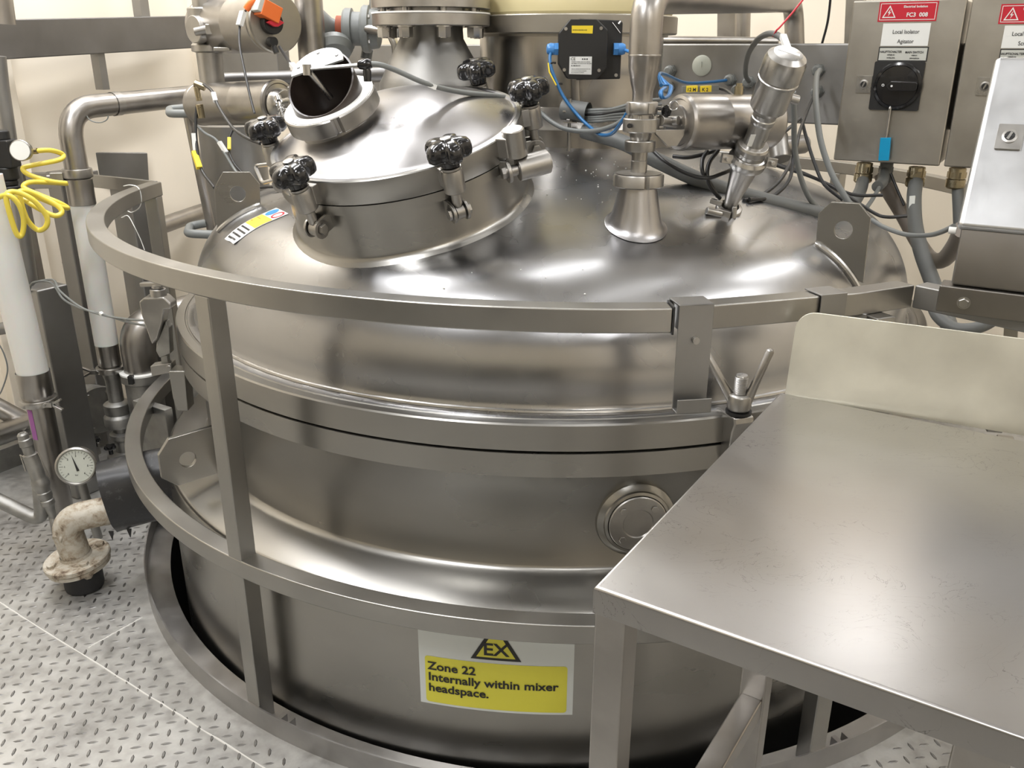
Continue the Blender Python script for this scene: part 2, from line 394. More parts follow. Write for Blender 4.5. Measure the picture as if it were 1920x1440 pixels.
mb = MB(); mb.arc(CR, HR, .004, .0620, .0583, 0, 360, 200); obj('kick_plate', mb, M['kick'], rail)
mb = MB(); mb.arc(CR, HR-.004, .067, .006, .012, 0, 360, 200); obj('ledge_ring', mb, M['kick'], rail)
mb = MB()
for a in (238.6, 295): mb.box(radial(a, HR-.022, .027), (.030, .012, .03), x=(radial(a, 1)-CR)); mb.box(radial(a+1.2, HR-.022, .027), (.030, .006, .03), x=(radial(a, 1)-CR))
obj('foot_bracket', mb, M['kick'], rail)
rr2 = thing('guard_rail', 'rear arc of steel guard rail behind the tank, passing under the switch cabinets', 'guard rail', radial(20, RR, 0))
mb = MB(); mb.arc(CR, RR, .044, .0445, 1.1, -30, 105, 100); obj('top_rail', mb, M['rail'], rr2, bevel=.003)
mb = MB(); mb.arc(CR, RR, .044, .044, .4577, -15, 105, 100); obj('mid_rail', mb, M['rail'], rr2, bevel=.003)
for a in (33.5, 85): post(a, .004, 1.056, rr2)
# bridging rail piece to the right of the ring, bent to the control desk
gr = thing('guard_rail', 'short bent steel rail piece joining the ring to the control desk arm', 'guard rail', (.5, 1.5, 1.0))
c0 = aZ(1275, 574, 1.1); pts = [aZ(x, y, 1.1) for x, y in ((1275, 575), (1338, 572.5), (1448, 563.5), (1556.7, 554), (1613, 549.5), (1716, 534.4))]
def ribbon(pts, wdt, hgt, zt, side=1):
    mb = MB(); rings = []
    for i, p in enumerate(pts):
        t = (pts[min(i+1, len(pts)-1)]-pts[max(i-1, 0)]).normalized(); s_ = Vector((-t.y, t.x, 0))*side
        o = Vector((p.x, p.y, zt)); rings.append([o-Z*hgt, o, o+s_*wdt, o+s_*wdt-Z*hgt])
    mb.loops(rings); return mb
obj('top_rail', ribbon(pts, .042, .044, 1.1), M['rail'], gr, bevel=.003)
pe = pts[-1]; q = aZ(1790, 549.5, 1.1)
obj('end_rail', ribbon([pe, q, q+(q-pe)*2.2], .042, .044, 1.1), M['beam'], gr, bevel=.003)
mb = MB(); mb.box(pts[-2]+Vector((.012, .03, -.2)), (.04, .04, .32), x=U); obj('post', mb, M['beam'], gr, bevel=.002)
# strap over the rail joint next to the cabinets end
sa = aZ(1538, 556, 1.1); sb = aZ(1586, 551.5, 1.1); d = (sb-sa).normalized(); s_ = Vector((-d.y, d.x, 0))
mb = MB(); mb.box((sa+sb)/2+s_*.021+Z*.0025, ((sb-sa).length, .052, .003), x=d); mb.box((sa+sb)/2-s_*.0035-Z*.022, ((sb-sa).length, .003, .05), x=d)
obj('joint_strap', mb, M['beam'], gr, bevel=.001)
# hook bracket hung over the rail
ha = aZ(1272, 572, 1.104); hb = aZ(1338, 569, 1.104); d = (hb-ha).normalized(); s_ = Vector((-d.y, d.x, 0)); hc = (ha+hb)/2; wd = (hb-ha).length
zb = zof(hc.y-.01, 766)
hook = thing('hook_bracket', 'flat steel hook bracket hung over the rail joint beside the wing nut clamp', 'bracket', (hc.x, hc.y, zb))
path = [(.046, 1.075-.0), (.046, 1.1035), (-.004, 1.1035), (-.004, zb), (-.028, zb), (-.028, zb+.024)]
mb = MB(); rings = []
for sgn in (-1, 1):
    pass
def strip(mb, path, c, d, s_, w_, th):
    for (a, z0), (b, z1) in zip(path, path[1:]):
        p = c+s_*a; q_ = c+s_*b; p = Vector((p.x, p.y, z0)); q_ = Vector((q_.x, q_.y, z1)); ax = (q_-p).normalized(); e = ax*th/2
        mb.bar(p-e, q_+e, w_, th, up=ax.cross(d))
    return mb
strip(mb, path, hc, d, s_, wd, .003); obj('strap', mb, M['beam'], hook, bevel=.0012)
bp = aY(1303, 637, hc.y-.006); mb = MB(); mb.cyl(bp, bp-s_*.008, .0062); mb.cyl(bp-s_*.008, bp-s_*.0082, .003, n=6); obj('socket_screw', mb, M['bright'], hook, bevel=.001)
mb = MB(); pc = radial(aj, RR-.022, 1.0775); dd = (radial(aj, 1)-CR); tg = Vector((-dd.y, dd.x, 0)).normalized(); mb.box(pc+tg*.002, (.004, .046, .050), x=tg); obj('rail_end_cap', mb, M['matblack'], rail, bevel=.001)

# ------------------------------------------------------------------ mixing tank
tank = thing('mixing_tank', 'large round stainless mixing tank with domed lid inside the guard rail', 'mixing tank', (TC.x, TC.y, -1.5))
RB, RF, RLid = 1.055, 1.105, 1.045
mb = MB(); mb.lathe([(1.18, -1.5), (1.18, .405), (1.177, .416), (1.168, .4215), (1.075, .442), (1.062, .447), (RB, .456), (RB, .690), (RB+.006, .6965)], TC, n=200, cap=False)
obj('body', mb, M['shell'], tank, ang=50)
mb = MB(); mb.lathe([(RB-.02, .6965), (RF, .6965), (RF, .7485), (RF-.004, .7500), (RB-.02, .750)], TC, n=200, cap=False); obj('body_flange', mb, M['shell'], tank)
def torisph(D, z0, Rc, rk, n=26):
    c = math.sqrt((Rc-rk)**2-(D/2-rk)**2); zc = z0-c; a = math.asin((D/2-rk)/(Rc-rk))
    p = [(Rc*math.sin(a*k/n), zc+Rc*math.cos(a*k/n)) for k in range(n+1)]
    p += [(D/2-rk+rk*math.sin(a+(PI/2-a)*k/n), z0+rk*math.cos(a+(PI/2-a)*k/n)) for k in range(1, n+1)]
    return p, zc
HP, ZC = torisph(2*RLid, .862, 2.3, .26)
def domez(x, y):
    r_ = math.hypot(x-TC.x, y-TC.y)
    for (r0, z0), (r1, z1) in zip(HP, HP[1:]):
        if r0 <= r_ <= r1: return z0+(z1-z0)*(r_-r0)/(r1-r0+1e-9)
    return .83
def domehit(px, py):
    d = ray(px, py).normalized(); t = .8
    while t < 6:
        q = EYE+d*t
        if math.hypot(q.x-TC.x, q.y-TC.y) < RLid and q.z < domez(q.x, q.y): return q
        t += .002
    return EYE+d*2.4
prof = [(RF-.003, .7535), (RF, .755), (RF, .810), (RF-.003, .8135), (RF-.024, .8135), (RF-.026, .8115), (RF-.029, .8115), (RF-.031, .8135), (RLid+.014, .8135), (RLid+.007, .817), (RLid+.003, .823), (RLid, .835)]+list(reversed(HP))
mb = MB(); mb.lathe([(1.0, .7535)]+prof[:8], TC, n=200, cap=False); obj('lid_flange', mb, M['shell'], tank, ang=30)
mb = MB(); mb.lathe(prof[7:], TC, n=200, cap=False); obj('lid', mb, M['dome'], tank, ang=60)
# weld bead at the foot of the dome
mb = MB(); P = [TC+Vector((math.cos(a), math.sin(a), 0))*(RLid+.006)+Z*.8185 for a in [2*PI*k/300 for k in range(301)]]
mb.tube(P, .005, 8, radii=[.0045+.0012*random.random() for _ in P]); obj('weld_bead', mb, M['bright'], tank)

# lifting lugs
def lug(pl, hole, hr, o, n_, th, nm='lifting_lug', lab=None):
    n_ = Vector(n_).normalized(); o = Vector(o); x = Z.cross(n_).normalized(); y = n_.cross(x)
    def to(px, py): q = aP(px, py, o, n_)-o; return (q.dot(x), q.dot(y))
    poly = [to(*p) for p in pl]; h = to(*hole); mb = MB()
    mb.prism(poly, o-n_*th/2*0, x, y, th, holes=[circ(hr, 28, *h)])
    l = obj(nm, mb, M['shell'], tank, bevel=.0012)
    if lab: l['label'] = lab
L1 = Vector((-.738, 2.378, 1.09)); dr = Vector((.108, .027, 0)).normalized(); n1 = Vector((dr.y, -dr.x, 0))
lug([(409, 450), (402, 352), (418, 322), (468, 322), (487, 345), (490, 415)], (446, 363), .0205, L1, n1, .012, lab='lifting lug standing up on the left of the dome')
L2 = Vector((.754, 1.996, 1.06)); dr = Vector((.102, -.052, 0)).normalized(); n2 = Vector((dr.y, -dr.x, 0))
lug([(1527, 490), (1535, 400), (1559, 378), (1612, 381), (1633, 407), (1619, 530)], (1582, 430), .020, L2, n2, .014, lab='lifting lug standing up on the right of the dome')
a3 = math.radians(214); dr = Vector((math.cos(a3), math.sin(a3), 0)); L3 = TC+dr*1.10+Z*.55; n3 = Vector((-dr.y, dr.x, 0))
if n3.y > 0: n3 = -n3
lug([(425, 790), (315, 822), (296, 853), (302, 895), (333, 909), (425, 880)], (351, 860), .0215, L3, n3, .014, lab='horizontal lifting lug on the tank side left of the rail post')
# weld fillets at the foot of the dome lugs
def dbead(pa, pb, r_, name='weld_bead'):
    mb = MB(); P = []
    for k in range(13):
        q = pa.lerp(pb, k/12); P.append(Vector((q.x, q.y-.006, domez(q.x, q.y-.006)+r_*.25)))
    mb.tube(P, r_, 10); obj(name, mb, M['bright'], tank)
def lbead(pxa, pxb, o, n_, r_):
    n_ = Vector(n_).normalized(); n_ = n_ if n_.y < 0 else -n_
    def foot(px, py):       # where the plate meets the dome below that point of the plate
        q = aP(px, py, o, n_); return Vector((q.x, q.y, domez(q.x, q.y)))
    pa, pb = foot(*pxa), foot(*pxb); mb = MB(); P = []
    for k in range(17):
        q = pa.lerp(pb, k/16)+n_*.010; P.append(Vector((q.x, q.y, domez(q.x, q.y)+.002)))
    mb.tube(P, r_, 10, radii=[r_*(.75 if k in (0, 16) else 1) for k in range(17)]); obj('weld_bead', mb, M['bright'], tank)


lbead((408, 425), (489, 388), L1, n1, .008); lbead((1529, 458), (1622, 514), L2, n2, .009)

# sight port on the tank side
a4 = math.atan2(1.645-TC.y, .268-TC.x); dr = Vector((math.cos(a4), math.sin(a4), 0)); sc = TC+dr*RB; sc.z = .566
mb = MB(); mb.lathe([(.090, -.01), (.086, .004), (.078, .010), (.074, .012), (.072, .016), (.066, .018), (.063, .014)], sc, dr, n=48, cap=False); obj('sight_port_collar', mb, M['shell'], tank)
mb = MB(); mb.lathe([(.064, .0), (.064, .020), (.062, .022), (.034, .022), (.032, .019), (.001, .019)], sc, dr, n=48)
tu, tv, tt = frame(dr)
for k in range(4):
    a = PI/4+PI/2*k; mb.hexnut(sc+dr*.022+(tu*math.cos(a)+tv*math.sin(a))*.048, dr, .008, .005)
obj('sight_port', mb, M['flange'], tank)

# ---------- manhole
mn = Vector((-.1595, -.2619, 1)).normalized(); mu = Vector((0, 1, 0)).cross(mn).normalized(); mv = mn.cross(mu)
m0 = Vector((-.2419, 2.1247, domez(-.2419, 2.1247)))
def mp(th, r_, h): a = math.radians(th); return m0+mn*h+(mu*math.cos(a)+mv*math.sin(a))*r_
N = 120; mb = MB(); rings = []
base = []
for k in range(N):
    a = 360*k/N; q = mp(a, .279, 0); t = 0
    for _ in range(20): w_ = q+mn*t; t += (domez(w_.x, w_.y)-w_.z)*.9
    base.append(t)
for rr_, dh in ((.297, -.004), (.290, .002), (.284, .007), (.281, .013), (.279, .024)):
    if dh <= .008: rings.append([(lambda q: Vector((q.x, q.y, domez(q.x, q.y)+dh+.002)))(mp(360*k/N, rr_, base[k])) for k in range(N)])
    else: rings.append([mp(360*k/N, rr_, base[k]+dh) for k in range(N)])
rings.append([mp(360*k/N, .279, .092) for k in range(N)])
mb.loops(rings, cap0=False, cap1=False); obj('manhole_collar', mb, M['shell'], tank, ang=60)
mb = MB(); mb.lathe([(.27, .092), (.288, .092), (.288, .113), (.27, .114)], m0, mn, n=N, cap=False, uu=mu); obj('manhole_flange', mb, M['shell'], tank)
cover = None
mb = MB(); CRc = .80; cz = .163
ch = [(.27, .1165), (.2905, .1165), (.2915, .118), (.2915, .167), (.2895, .169), (.281, .1695), (.277, .168), (.272, .1685), (.264, .173)]
Ra = .62; top_h = .238
k0 = .173
crown = []
for k in range(1, 24):
    r_ = .264*(1-k/24); t = r_/.264; crown.append((r_, k0+(top_h-k0)*(1-t**2.3)))
mb.lathe(ch[:6], m0, mn, n=N, cap=False, uu=mu); cr_ = obj('manhole_cover_rim', mb, M['shell'], tank, ang=40)
mb = MB(); mb.lathe(ch[5:]+crown+[(.001, top_h)], m0, mn, n=N, cap=False, uu=mu); cover = obj('manhole_cover', mb, M['cover'], tank, ang=60)
def coverh(r_): return k0+(top_h-k0)*(1-(r_/.264)**2.3) if r_ < .264 else .17
# grab handle on the left of the cover
mb = MB(); ga = [aY(x, y, yy) for x, y, yy in ((530, 305, 2.13), (478, 311, 2.16), (492, 343, 2.12), (540, 330, 2.06))]
mb.tube(fillet(ga, .012), .0045, 10); obj('grab_handle', mb, M['bright'], tank)

# swing bolts with star knobs; built once standing at the origin, +Z along the bolt, +X away from the manhole axis
def star_outline(R_=.050, r_=.030, n=5, m=100):
    out = []
    for k in range(m):
        a = 2*PI*k/m; c = math.cos(n*a); out.append((R_*.845+ (R_*.155)*math.tanh(1.6*c+.35), a))
    return out
def star_ring(mb, s_, h):
    return [Vector((r_*s_*math.cos(a), r_*s_*math.sin(a), h)) for r_, a in star_outline()]
def build_bolt(shank):
    root = bpy.data.objects.new('swing_bolt', None); C.objects.link(root); root.parent = tank; WL[root.name] = Vector()
    mb = MB(); mb.loops([star_ring(mb, s_, h) for s_, h in ((.50, -.010), (.84, -.009), (.97, -.004), (1.0, .003), (1.0, .011), (.96, .019), (.86, .025), (.6, .029), (.3, .030))])
    mb.cyl((0, 0, -.024), (0, 0, .0), .020, .023); mb.lathe([(.012, .028), (.012, .031), (.010, .032), (.001, .032)], (0, 0, 0), n=20)
    k = obj('star_knob', mb, M['black'], root, ang=75)
    mb = MB(); mb.lathe([(.011, .030), (.011, .0332), (.009, .034), (.001, .0345)], (0, 0, 0), n=20); obj('knob_cap', mb, M['bright'], k)
    mb = MB(); mb.lathe([(.014, -.026), (.021, -.027), (.021, -.031), (.019, -.032), (.021, -.033), (.023, -.040), (.023, -.040-shank*.60), (.021, -.042-shank*.60), (.011, -.042-shank*.60), (.011, -.045-shank)], (0, 0, 0), n=28, cap=False); obj('sleeve', mb, M['flange'], root)
    zb_ = -.062-shank; mb = MB(); mb.cyl((0, .009, zb_), (0, -.009, zb_), .016); mb.cyl((0, 0, zb_), (0, 0, zb_+.03), .009); obj('eye', mb, M['flange'], root, bevel=.001)
    mb = MB()
    for s_ in (-1, 1):
        mb.cyl((0, s_*.012, zb_), (0, s_*.018, zb_), .021); mb.box((-.018, s_*.015, zb_+.003), (.036, .006, .036))
    mb.cyl((0, -.022, zb_), (0, .022, zb_), .007, n=20); mb.hexnut((0, -.019, zb_), (0, -1, 0), .0125, .007); mb.hexnut((0, .019, zb_), (0, 1, 0), .0125, .007)
    obj('clevis', mb, M['flange'], root, bevel=.001)
    return root
WL_t = WL[tank.name]
b0 = build_bolt(.066)
KN = [(-125, 0, .12), (-65, .0, .04), (3.5, .0, 0), (51.5, .0, 0), (169.5, .0, 0)]
first = True
for th, dz, ln_ in KN:
    o = b0 if first else copy_tree(b0, tank)
    first = False
    a = math.radians(th); rd = mu*math.cos(a)+mv*math.sin(a)
    p = mp(th, .313+ln_*.1, .196+dz)-WL_t
    place(o, p, x=rd, z=mn+rd*ln_*-1+rd*ln_*2)
# guide lugs welded to the cover rim behind each sleeve
for th, dz, ln_ in KN:
    a = math.radians(th); rd = mu*math.cos(a)+mv*math.sin(a); tg_ = mn.cross(rd)
    mb = MB(); mb.box(mp(th, .298, .145), (.020, .044, .040), x=rd, z=mn); obj('cover_guide', mb, M['flange'], tank, bevel=.002)
# hinge at the right of the manhole
hh = -33; a = math.radians(hh); rd = mu*math.cos(a)+mv*math.sin(a); tg_ = mn.cross(rd)
mb = MB(); mb.cyl(mp(hh, .318, .125), mp(hh, .318, .186), .0245); mb.box(mp(hh, .300, .15), (.03, .052, .045), x=rd, z=mn); obj('hinge_post', mb, M['flange'], tank, bevel=.004)
c1 = mp(hh, .325, .098); hx = (tg_*.75+rd*.66).normalized()
mb = MB(); mb.cyl(c1-hx*.008, c1+hx*.062, .026); mb.cyl(c1+hx*.060, c1+hx*.066, .020); mb.cyl(c1-hx*.038, c1-hx*.008, .012); mb.cyl(c1-hx*.034, c1-hx*.026, .024)
mb.box(c1-hx*.03+mn*.004-rd*.02, (.05, .008, .04), x=rd, z=mn); mb.hexnut(c1-hx*.036, -hx, .014, .010); obj('hinge_knuckle', mb, M['flange'], tank, bevel=.0015)

# ---------- charging chute on the manhole cover
cc = mp(203, .124, coverh(.124)-.006)
cn = (mn-mu*.13-mv*.15).normalized()
cu = (mu-cn*mu.dot(cn)).normalized(); cv = cn.cross(cu)
chute = thing('charging_chute', 'dark slant-cut tube with round white plate clamped on the manhole cover', 'chute', cc)
mb = MB(); mb.lathe([(.088, -.06), (.086, .012), (.092, .018)], cc, cn, n=60, cap=False); obj('neck', mb, M['flange'], chute)
mb = MB(); NR = 96; rings = []
for r_, h in ((.088, .016), (.104, .018), (.1055, .020), (.1055, .052), (.103, .0545), (.082, .0545)):
    rings.append([cc+cn*h+(cu*math.cos(2*PI*k/NR)+cv*math.sin(2*PI*k/NR))*(r_-(.007 if (.016 < h < .0535 and r_ > .1 and k % 24 in (3, 4)) else 0)) for k in range(NR)])
mb.loops(rings, cap0=False, cap1=False); obj('slotted_ring_nut', mb, M['flange'], chute, ang=30)
mb = MB(); mb.lathe([(.100, .0545), (.100, .0555), (.076, .0555)], cc, cn, n=60, cap=False); obj('white_seal_ring', mb, M['gasket'], chute)
aw = math.radians(82); wd_ = cu*math.cos(aw)+cv*math.sin(aw)      # high side
mb = MB(); NR = 64
def ch_h(k): return .074+.036*math.cos(2*PI*k/NR-aw)
out = [[cc+cn*.05+(cu*math.cos(2*PI*k/NR)+cv*math.sin(2*PI*k/NR))*.079 for k in range(NR)], [cc+cn*(ch_h(k)+.02)+(cu*math.cos(2*PI*k/NR)+cv*math.sin(2*PI*k/NR))*.077 for k in range(NR)]]
inn = [[cc+cn*(ch_h(k)+.02)+(cu*math.cos(2*PI*k/NR)+cv*math.sin(2*PI*k/NR))*.073 for k in range(NR)], [cc+cn*.0+(cu*math.cos(2*PI*k/NR)+cv*math.sin(2*PI*k/NR))*.073 for k in range(NR)]]
mb.loops(out+inn, cap0=False, cap1=True); obj('slant_tube', mb, plain('dark_brown_tube', (.035, .026, .022), .3), chute, ang=30)
# white round plate leaning on the high side
pl_n = (cn*.95-wd_*.18).normalized(); pc_ = cc+cn*.122+wd_*.020
pu = (cu-pl_n*cu.dot(pl_n)).normalized(); pv_ = pl_n.cross(pu)
mb = MB(); mb.prism([(.060*math.cos(a), .060*math.sin(a)) for a in [math.radians(-6+192*k/30) for k in range(31)]], pc_, pu, pv_, .004)
for k in range(3):
    a = .35+k*1.2; mb.cyl(pc_+pl_n*.002+(pu*math.cos(a)+pv_*math.sin(a))*.048, pc_+pl_n*.004+(pu*math.cos(a)+pv_*math.sin(a))*.048, .004)
obj('round_plate', mb, steel('dusty_plate', (.55, .55, .54), .5, .05, 30), chute)
piv = pc_-wd_*.012-cu*.018+cn*.006; ball = aY(684, 121, piv.y-.01)
mb = MB(); mb.cyl(piv-Z*.012, piv+Z*.010, .0095); mb.tube([piv, ball], .004, 10); mb.tube([piv, piv-cn*.075+cu*.022+wd_*.0], .0065, 12); obj('lever', mb, M['bright'], chute)
mb = MB(); dd = (ball-piv).normalized(); mb.lathe([(.004, -.016), (.009, -.012), (.0115, .0), (.0115, .008), (.008, .015), (.001, .017)], ball, dd, n=20); mb.lathe([(.008, -.03), (.009, -.01), (.006, 0)], ball+Vector((.004, 0, -.004)), (0, 0, 1), n=16); obj('lever_knob', mb, M['black'], chute)

# ---------- conical neck with big flange behind the manhole
nx, ny = -.218, 2.535
nz0 = domez(nx, ny)-.01
neck = thing('flanged_neck', 'conical steel neck with thick bolted flange rising behind the manhole cover', 'pipe neck', (nx, ny, nz0))
zA, zB, zC, zD = zof(ny-.1, 72), zof(ny-.155, 47), zof(ny-.155, 24), zof(ny-.155, 20)
mb = MB(); mb.lathe([(.150, nz0-.01), (.146, zof(ny-.14, 160)), (.136, zof(ny-.13, 146)), (.121, zof(ny-.12, 120)), (.100, zof(ny-.1, 92)), (.086, zA), (.084, zB+.001)], (nx, ny, 0), n=64, cap=False); obj('cone', mb, steel('hazed_neck_steel', (.33, .325, .31), .46, .05, 10), neck, ang=60)
mb = MB(); mb.lathe([(.07, zB), (.155, zB), (.157, zB+.002), (.157, zC), (.155, zC+.001), (.07, zC+.001)], (nx, ny, 0), n=72, cap=False); obj('lower_flange', mb, M['flange'], neck)
mb = MB(); mb.lathe([(.07, zC+.001), (.1585, zC+.001), (.1585, zC+.005), (.07, zC+.005)], (nx, ny, 0), n=72, cap=False); obj('gasket', mb, M['gasket'], neck)
mb = MB(); mb.lathe([(.07, zD+.010), (.158, zD+.010), (.158, zD+.055), (.10, zD+.06), (.10, zD+.25)], (nx, ny, 0), n=72, cap=False); mb.lathe([(.11, zD), (.11, zD+.012)], (nx, ny, 0), n=40); obj('upper_flange', mb, M['flange'], neck)
for k in range(8):
    a = 2*PI*(k+.5)/8-.06; bx_, by_ = nx+.128*math.cos(a), ny+.128*math.sin(a)
    mb = MB(); mb.lathe([(.023, zB-.004), (.023, zB)], (bx_, by_, 0), n=24); mb.lathe([(.0175, zB-.028), (.0185, zB-.024), (.0185, zB-.004)], (bx_, by_, 0), n=6, uu=(math.cos(a), math.sin(a), 0)); mb.cyl((bx_, by_, zB-.03), (bx_, by_, zB-.02), .009)
    mb.cyl((bx_, by_, zB-.028), (bx_, by_, zD+.012), .008)
    obj('bolt', mb, M['bright'], neck)

# ---------- agitator drive
ax_, ay_ = .172, 2.76
ag = thing('agitator_drive', 'wide steel agitator housing with cream painted top behind the black box', 'agitator', (ax_, ay_, 1.25))
za = zof(ay_-.265, 204); zb1 = zof(ay_-.30, 62); zb2 = zof(ay_-.30, 27); zr = zof(ay_-.32, 250)
mb = MB(); mb.lathe([(.33, 1.24), (.33, zr+.008), (.325, zr+.012), (.275, za), (.268, za+.004), (.268, zb1-.005), (.262, zb1)], (ax_, ay_, 0), n=90, cap=False); obj('drum', mb, steel('drum_steel', (.44, .42, .39), .25, .05, 3, (1, 1, .4), bump=.04, bscale=150, bstretch=(1, 1, .03)), ag, ang=30)
mb = MB(); mb.lathe([(.25, zb1), (.302, zb1), (.305, zb1+.003), (.305, zb2), (.302, zb2+.003), (.25, zb2+.003)], (ax_, ay_, 0), n=90, cap=False); mb.lathe([(.28, zb1-.006), (.28, zb1)], (ax_, ay_, 0), n=90); obj('drum_flange', mb, M['cab'], ag)
mb = MB(); mb.lathe([(.20, zb2+.003), (.285, zb2+.003), (.29, zb2+.010), (.29, zb2+.035), (.287, zb2+.045), (.275, zb2+.052), (.27, zb2+.35)], (ax_, ay_, 0), n=90, cap=False); obj('cream_cover', mb, M['cream'], ag, ang=30)
mb = MB()
for k in range(16): a = 2*PI*k/16+.1; mb.cyl((ax_+.282*math.cos(a), ay_+.282*math.sin(a), zb2+.046), (ax_+.282*math.cos(a), ay_+.282*math.sin(a), zb2+.056), .005)
obj('screw', mb, M['matblack'], ag)

# ---------- bridge beam
bt = 1.532
def bridge(px, y1=3.3, x1=.54):   # point of the beam's front edge seen at px
    o = Vector((x1, y1, bt)); n_ = V; return aP(px, 84, o, n_)
A = Vector((.54, 3.3, 0))-U*1.7; B = Vector((.54, 3.3, 0))+U*1.75
beam = thing('bridge_beam', 'long grey steel box beam crossing behind the agitator drive', 'beam', (A+B)/2+V*.08+Z*1.28)
mb = MB(); mb.bar(A+V*.08+Z*1.407, B+V*.08+Z*1.407, .16, .25); bb = obj('box_section', mb, M['beam'], beam, bevel=.006)
def onbeam(px, py): return aP(px, py, Vector((.54, 3.3, 1.4)), V)
q = onbeam(1316, 123); mb = MB(); mb.lathe([(.0345, 0), (.0345, .002), (.03, .005), (.001, .0065)], q, -V, n=32); mb.box(q-V*.007+Z*.004, (.003, .003, .018), x=U); obj('blanking_plug', mb, plain('grey_green_plug', (.40, .42, .37), .45), beam)
def gland(px, py, r_=.020, parent=None, dirv=None, o=None, mat=None, L=.035):
    q = o if o is not None else onbeam(px, py); d_ = dirv or -V
    mb = MB(); mb.lathe([(r_*1.15, 0), (r_*1.15, L*.25)], q, d_, n=6); mb.lathe([(r_, L*.25), (r_, L*.6), (r_*.95, L*.62)], q, d_, n=8); mb.lathe([(r_*.9, L*.6), (r_*.8, L*.9), (r_*.55, L)], q, d_, n=20)
    return obj('cable_gland', mb, mat or M['cableg'], parent)
for x, y in ((1258, 133), (1370, 150), (1405, 154), (1535, 132), (1533, 172), (1255, 165), (1384, 168)): gland(x, y, .019, beam)
# ---------- steel pipe seen above the bridge beam and square posts behind it
def pipe_obj(name, label, cat, path, r_, mat='pipe', fr=.0, n=20, group=None):
    P = fillet(path, fr) if fr else path
    mb = MB(); mb.tube(P, r_, n); return tag(obj(name, mb, M[mat], ang=60), label, cat, group)
pipe_obj('pipe', 'thin horizontal steel pipe just above the bridge beam, right of the tall bent pipe', 'pipe', [aY(1200, 75, 3.55), aY(1460, 78, 3.35)], .0125*1.2)
mb = MB(); mb.bar(aY(1366, 120, 3.75), aY(1369, -60, 3.75), .075, .075, up=V); mb2 = tag(obj('square_post', mb, M['pipe'], bevel=.004), 'square steel post behind the thin horizontal pipe', 'post')
pipe_obj('pipe', 'upright steel pipe beside the square post, behind the bent pipe', 'pipe', [aY(1391, 120, 3.65), aY(1394, -60, 3.65)], .030)
mb = MB(); mb.bar(aY(1600, 120, 3.4), aY(1608, -60, 3.4), .06, .06, up=V); tag(obj('square_post', mb, M['cab'], bevel=.004), 'dark square post behind the left edge of the switch cabinet', 'post')

# ---------- bent product pipe with reducer, union, butterfly valve, nozzle
vx, vy = .275, 1.945
z_ = lambda py: zof(vy, py)
dome_z = domez(vx, vy)
vp = thing('product_pipe', 'tall bent steel pipe running down to the valve on the dome nozzle', 'pipe', (vx, vy, z_(190)))
top = zof(vy, 60)
P = [Vector((vx, vy, z_(104))), Vector((vx, vy, zof(vy, -6))), aY(1360, -6, 2.45), aY(1488, 4, 3.35), aY(1492, 140, 3.35)]
P[2] = P[1].lerp(P[3], .5)
mb = MB(); mb.tube(fillet([P[0], P[1], P[3], P[4]], .085, 12), .0335, 28); obj('bend', mb, M['pipe'], vp, ang=60)
mb = MB(); mb.lathe([(.0335, z_(102)), (.0345, z_(104)), (.0335, z_(106)), (.0325, z_(125)), (.0265, z_(155)), (.0215, z_(172)), (.0215, z_(192))], (vx, vy, 0), n=36, cap=False); obj('reducer', mb, M['pipe'], vp, ang=60)
mb = MB(); mb.lathe([(.02, z_(190)), (.0315, z_(190)), (.033, z_(192)), (.033, z_(211)), (.0315, z_(213)), (.02, z_(213))], (vx, vy, 0), n=40, cap=False)
for k in range(4):
    a = k*PI/2+.4; mb.box((vx+.0335*math.cos(a), vy+.0335*math.sin(a), z_(201)), (.006, .010, .022), x=(math.cos(a), math.sin(a), 0))
obj('union_nut', mb, M['flange'], vp, bevel=.001)
bv = thing('butterfly_valve', 'stack of round steel flanges with bolted valve body below the product pipe', 'valve', (vx, vy, z_(318)))
mb = MB(); mb.lathe([(.02, z_(214)), (.0245, z_(214)), (.0245, z_(221)), (.0375, z_(221)), (.039, z_(222.5)), (.039, z_(245)), (.0375, z_(247)), (.024, z_(247)), (.022, z_(258)), (.020, z_(263)), (.032, z_(263)), (.033, z_(264.5)), (.033, z_(281)), (.032, z_(283)), (.0175, z_(283)), (.0165, z_(300)), (.0175, z_(301)), (.0175, z_(322))], (vx, vy, 0), n=48, cap=False); obj('body', mb, M['flange'], bv, ang=30)
for k in range(6):
    a = k*PI/3+.3; o = Vector((vx+.0335*math.cos(a), vy+.0335*math.sin(a), z_(221))); mb = MB(); mb.cyl(o, o+Z*.006, .004, n=12); obj('bolt', mb, M['bright'], bv)
q = aY(1180, 236, vy-.035); mb = MB(); mb.cyl(q, q+Vector((.001, .004, 0)), .005); obj('pin_hole', mb, M['matblack'], bv)
nz = thing('dome_nozzle', 'flared steel nozzle with slotted ring nut on the right of the dome', 'nozzle', (vx, vy, dome_z))
mb = MB(); zt = z_(345); NR = 56; rings = []
for r_, h, k_ in ((.070, .0015, 1), (.063, .005, 1), (.058, .013, .8), (.053, .030, .45), (.046, .060, .15), (.040, .090, 0), (.0375, zt-dome_z, 0)):
    rg_ = []
    for k in range(NR):
        a = 2*PI*k/NR; x_, y_ = vx+r_*math.cos(a), vy+r_*math.sin(a); rg_.append(Vector((x_, y_, dome_z*(1-k_)+domez(x_, y_)*k_+h)))
    rings.append(rg_)
mb.loops(rings, cap0=False, cap1=False); obj('flare', mb, M['cover'], nz, ang=60)
mb = MB(); NR = 60; rings = []
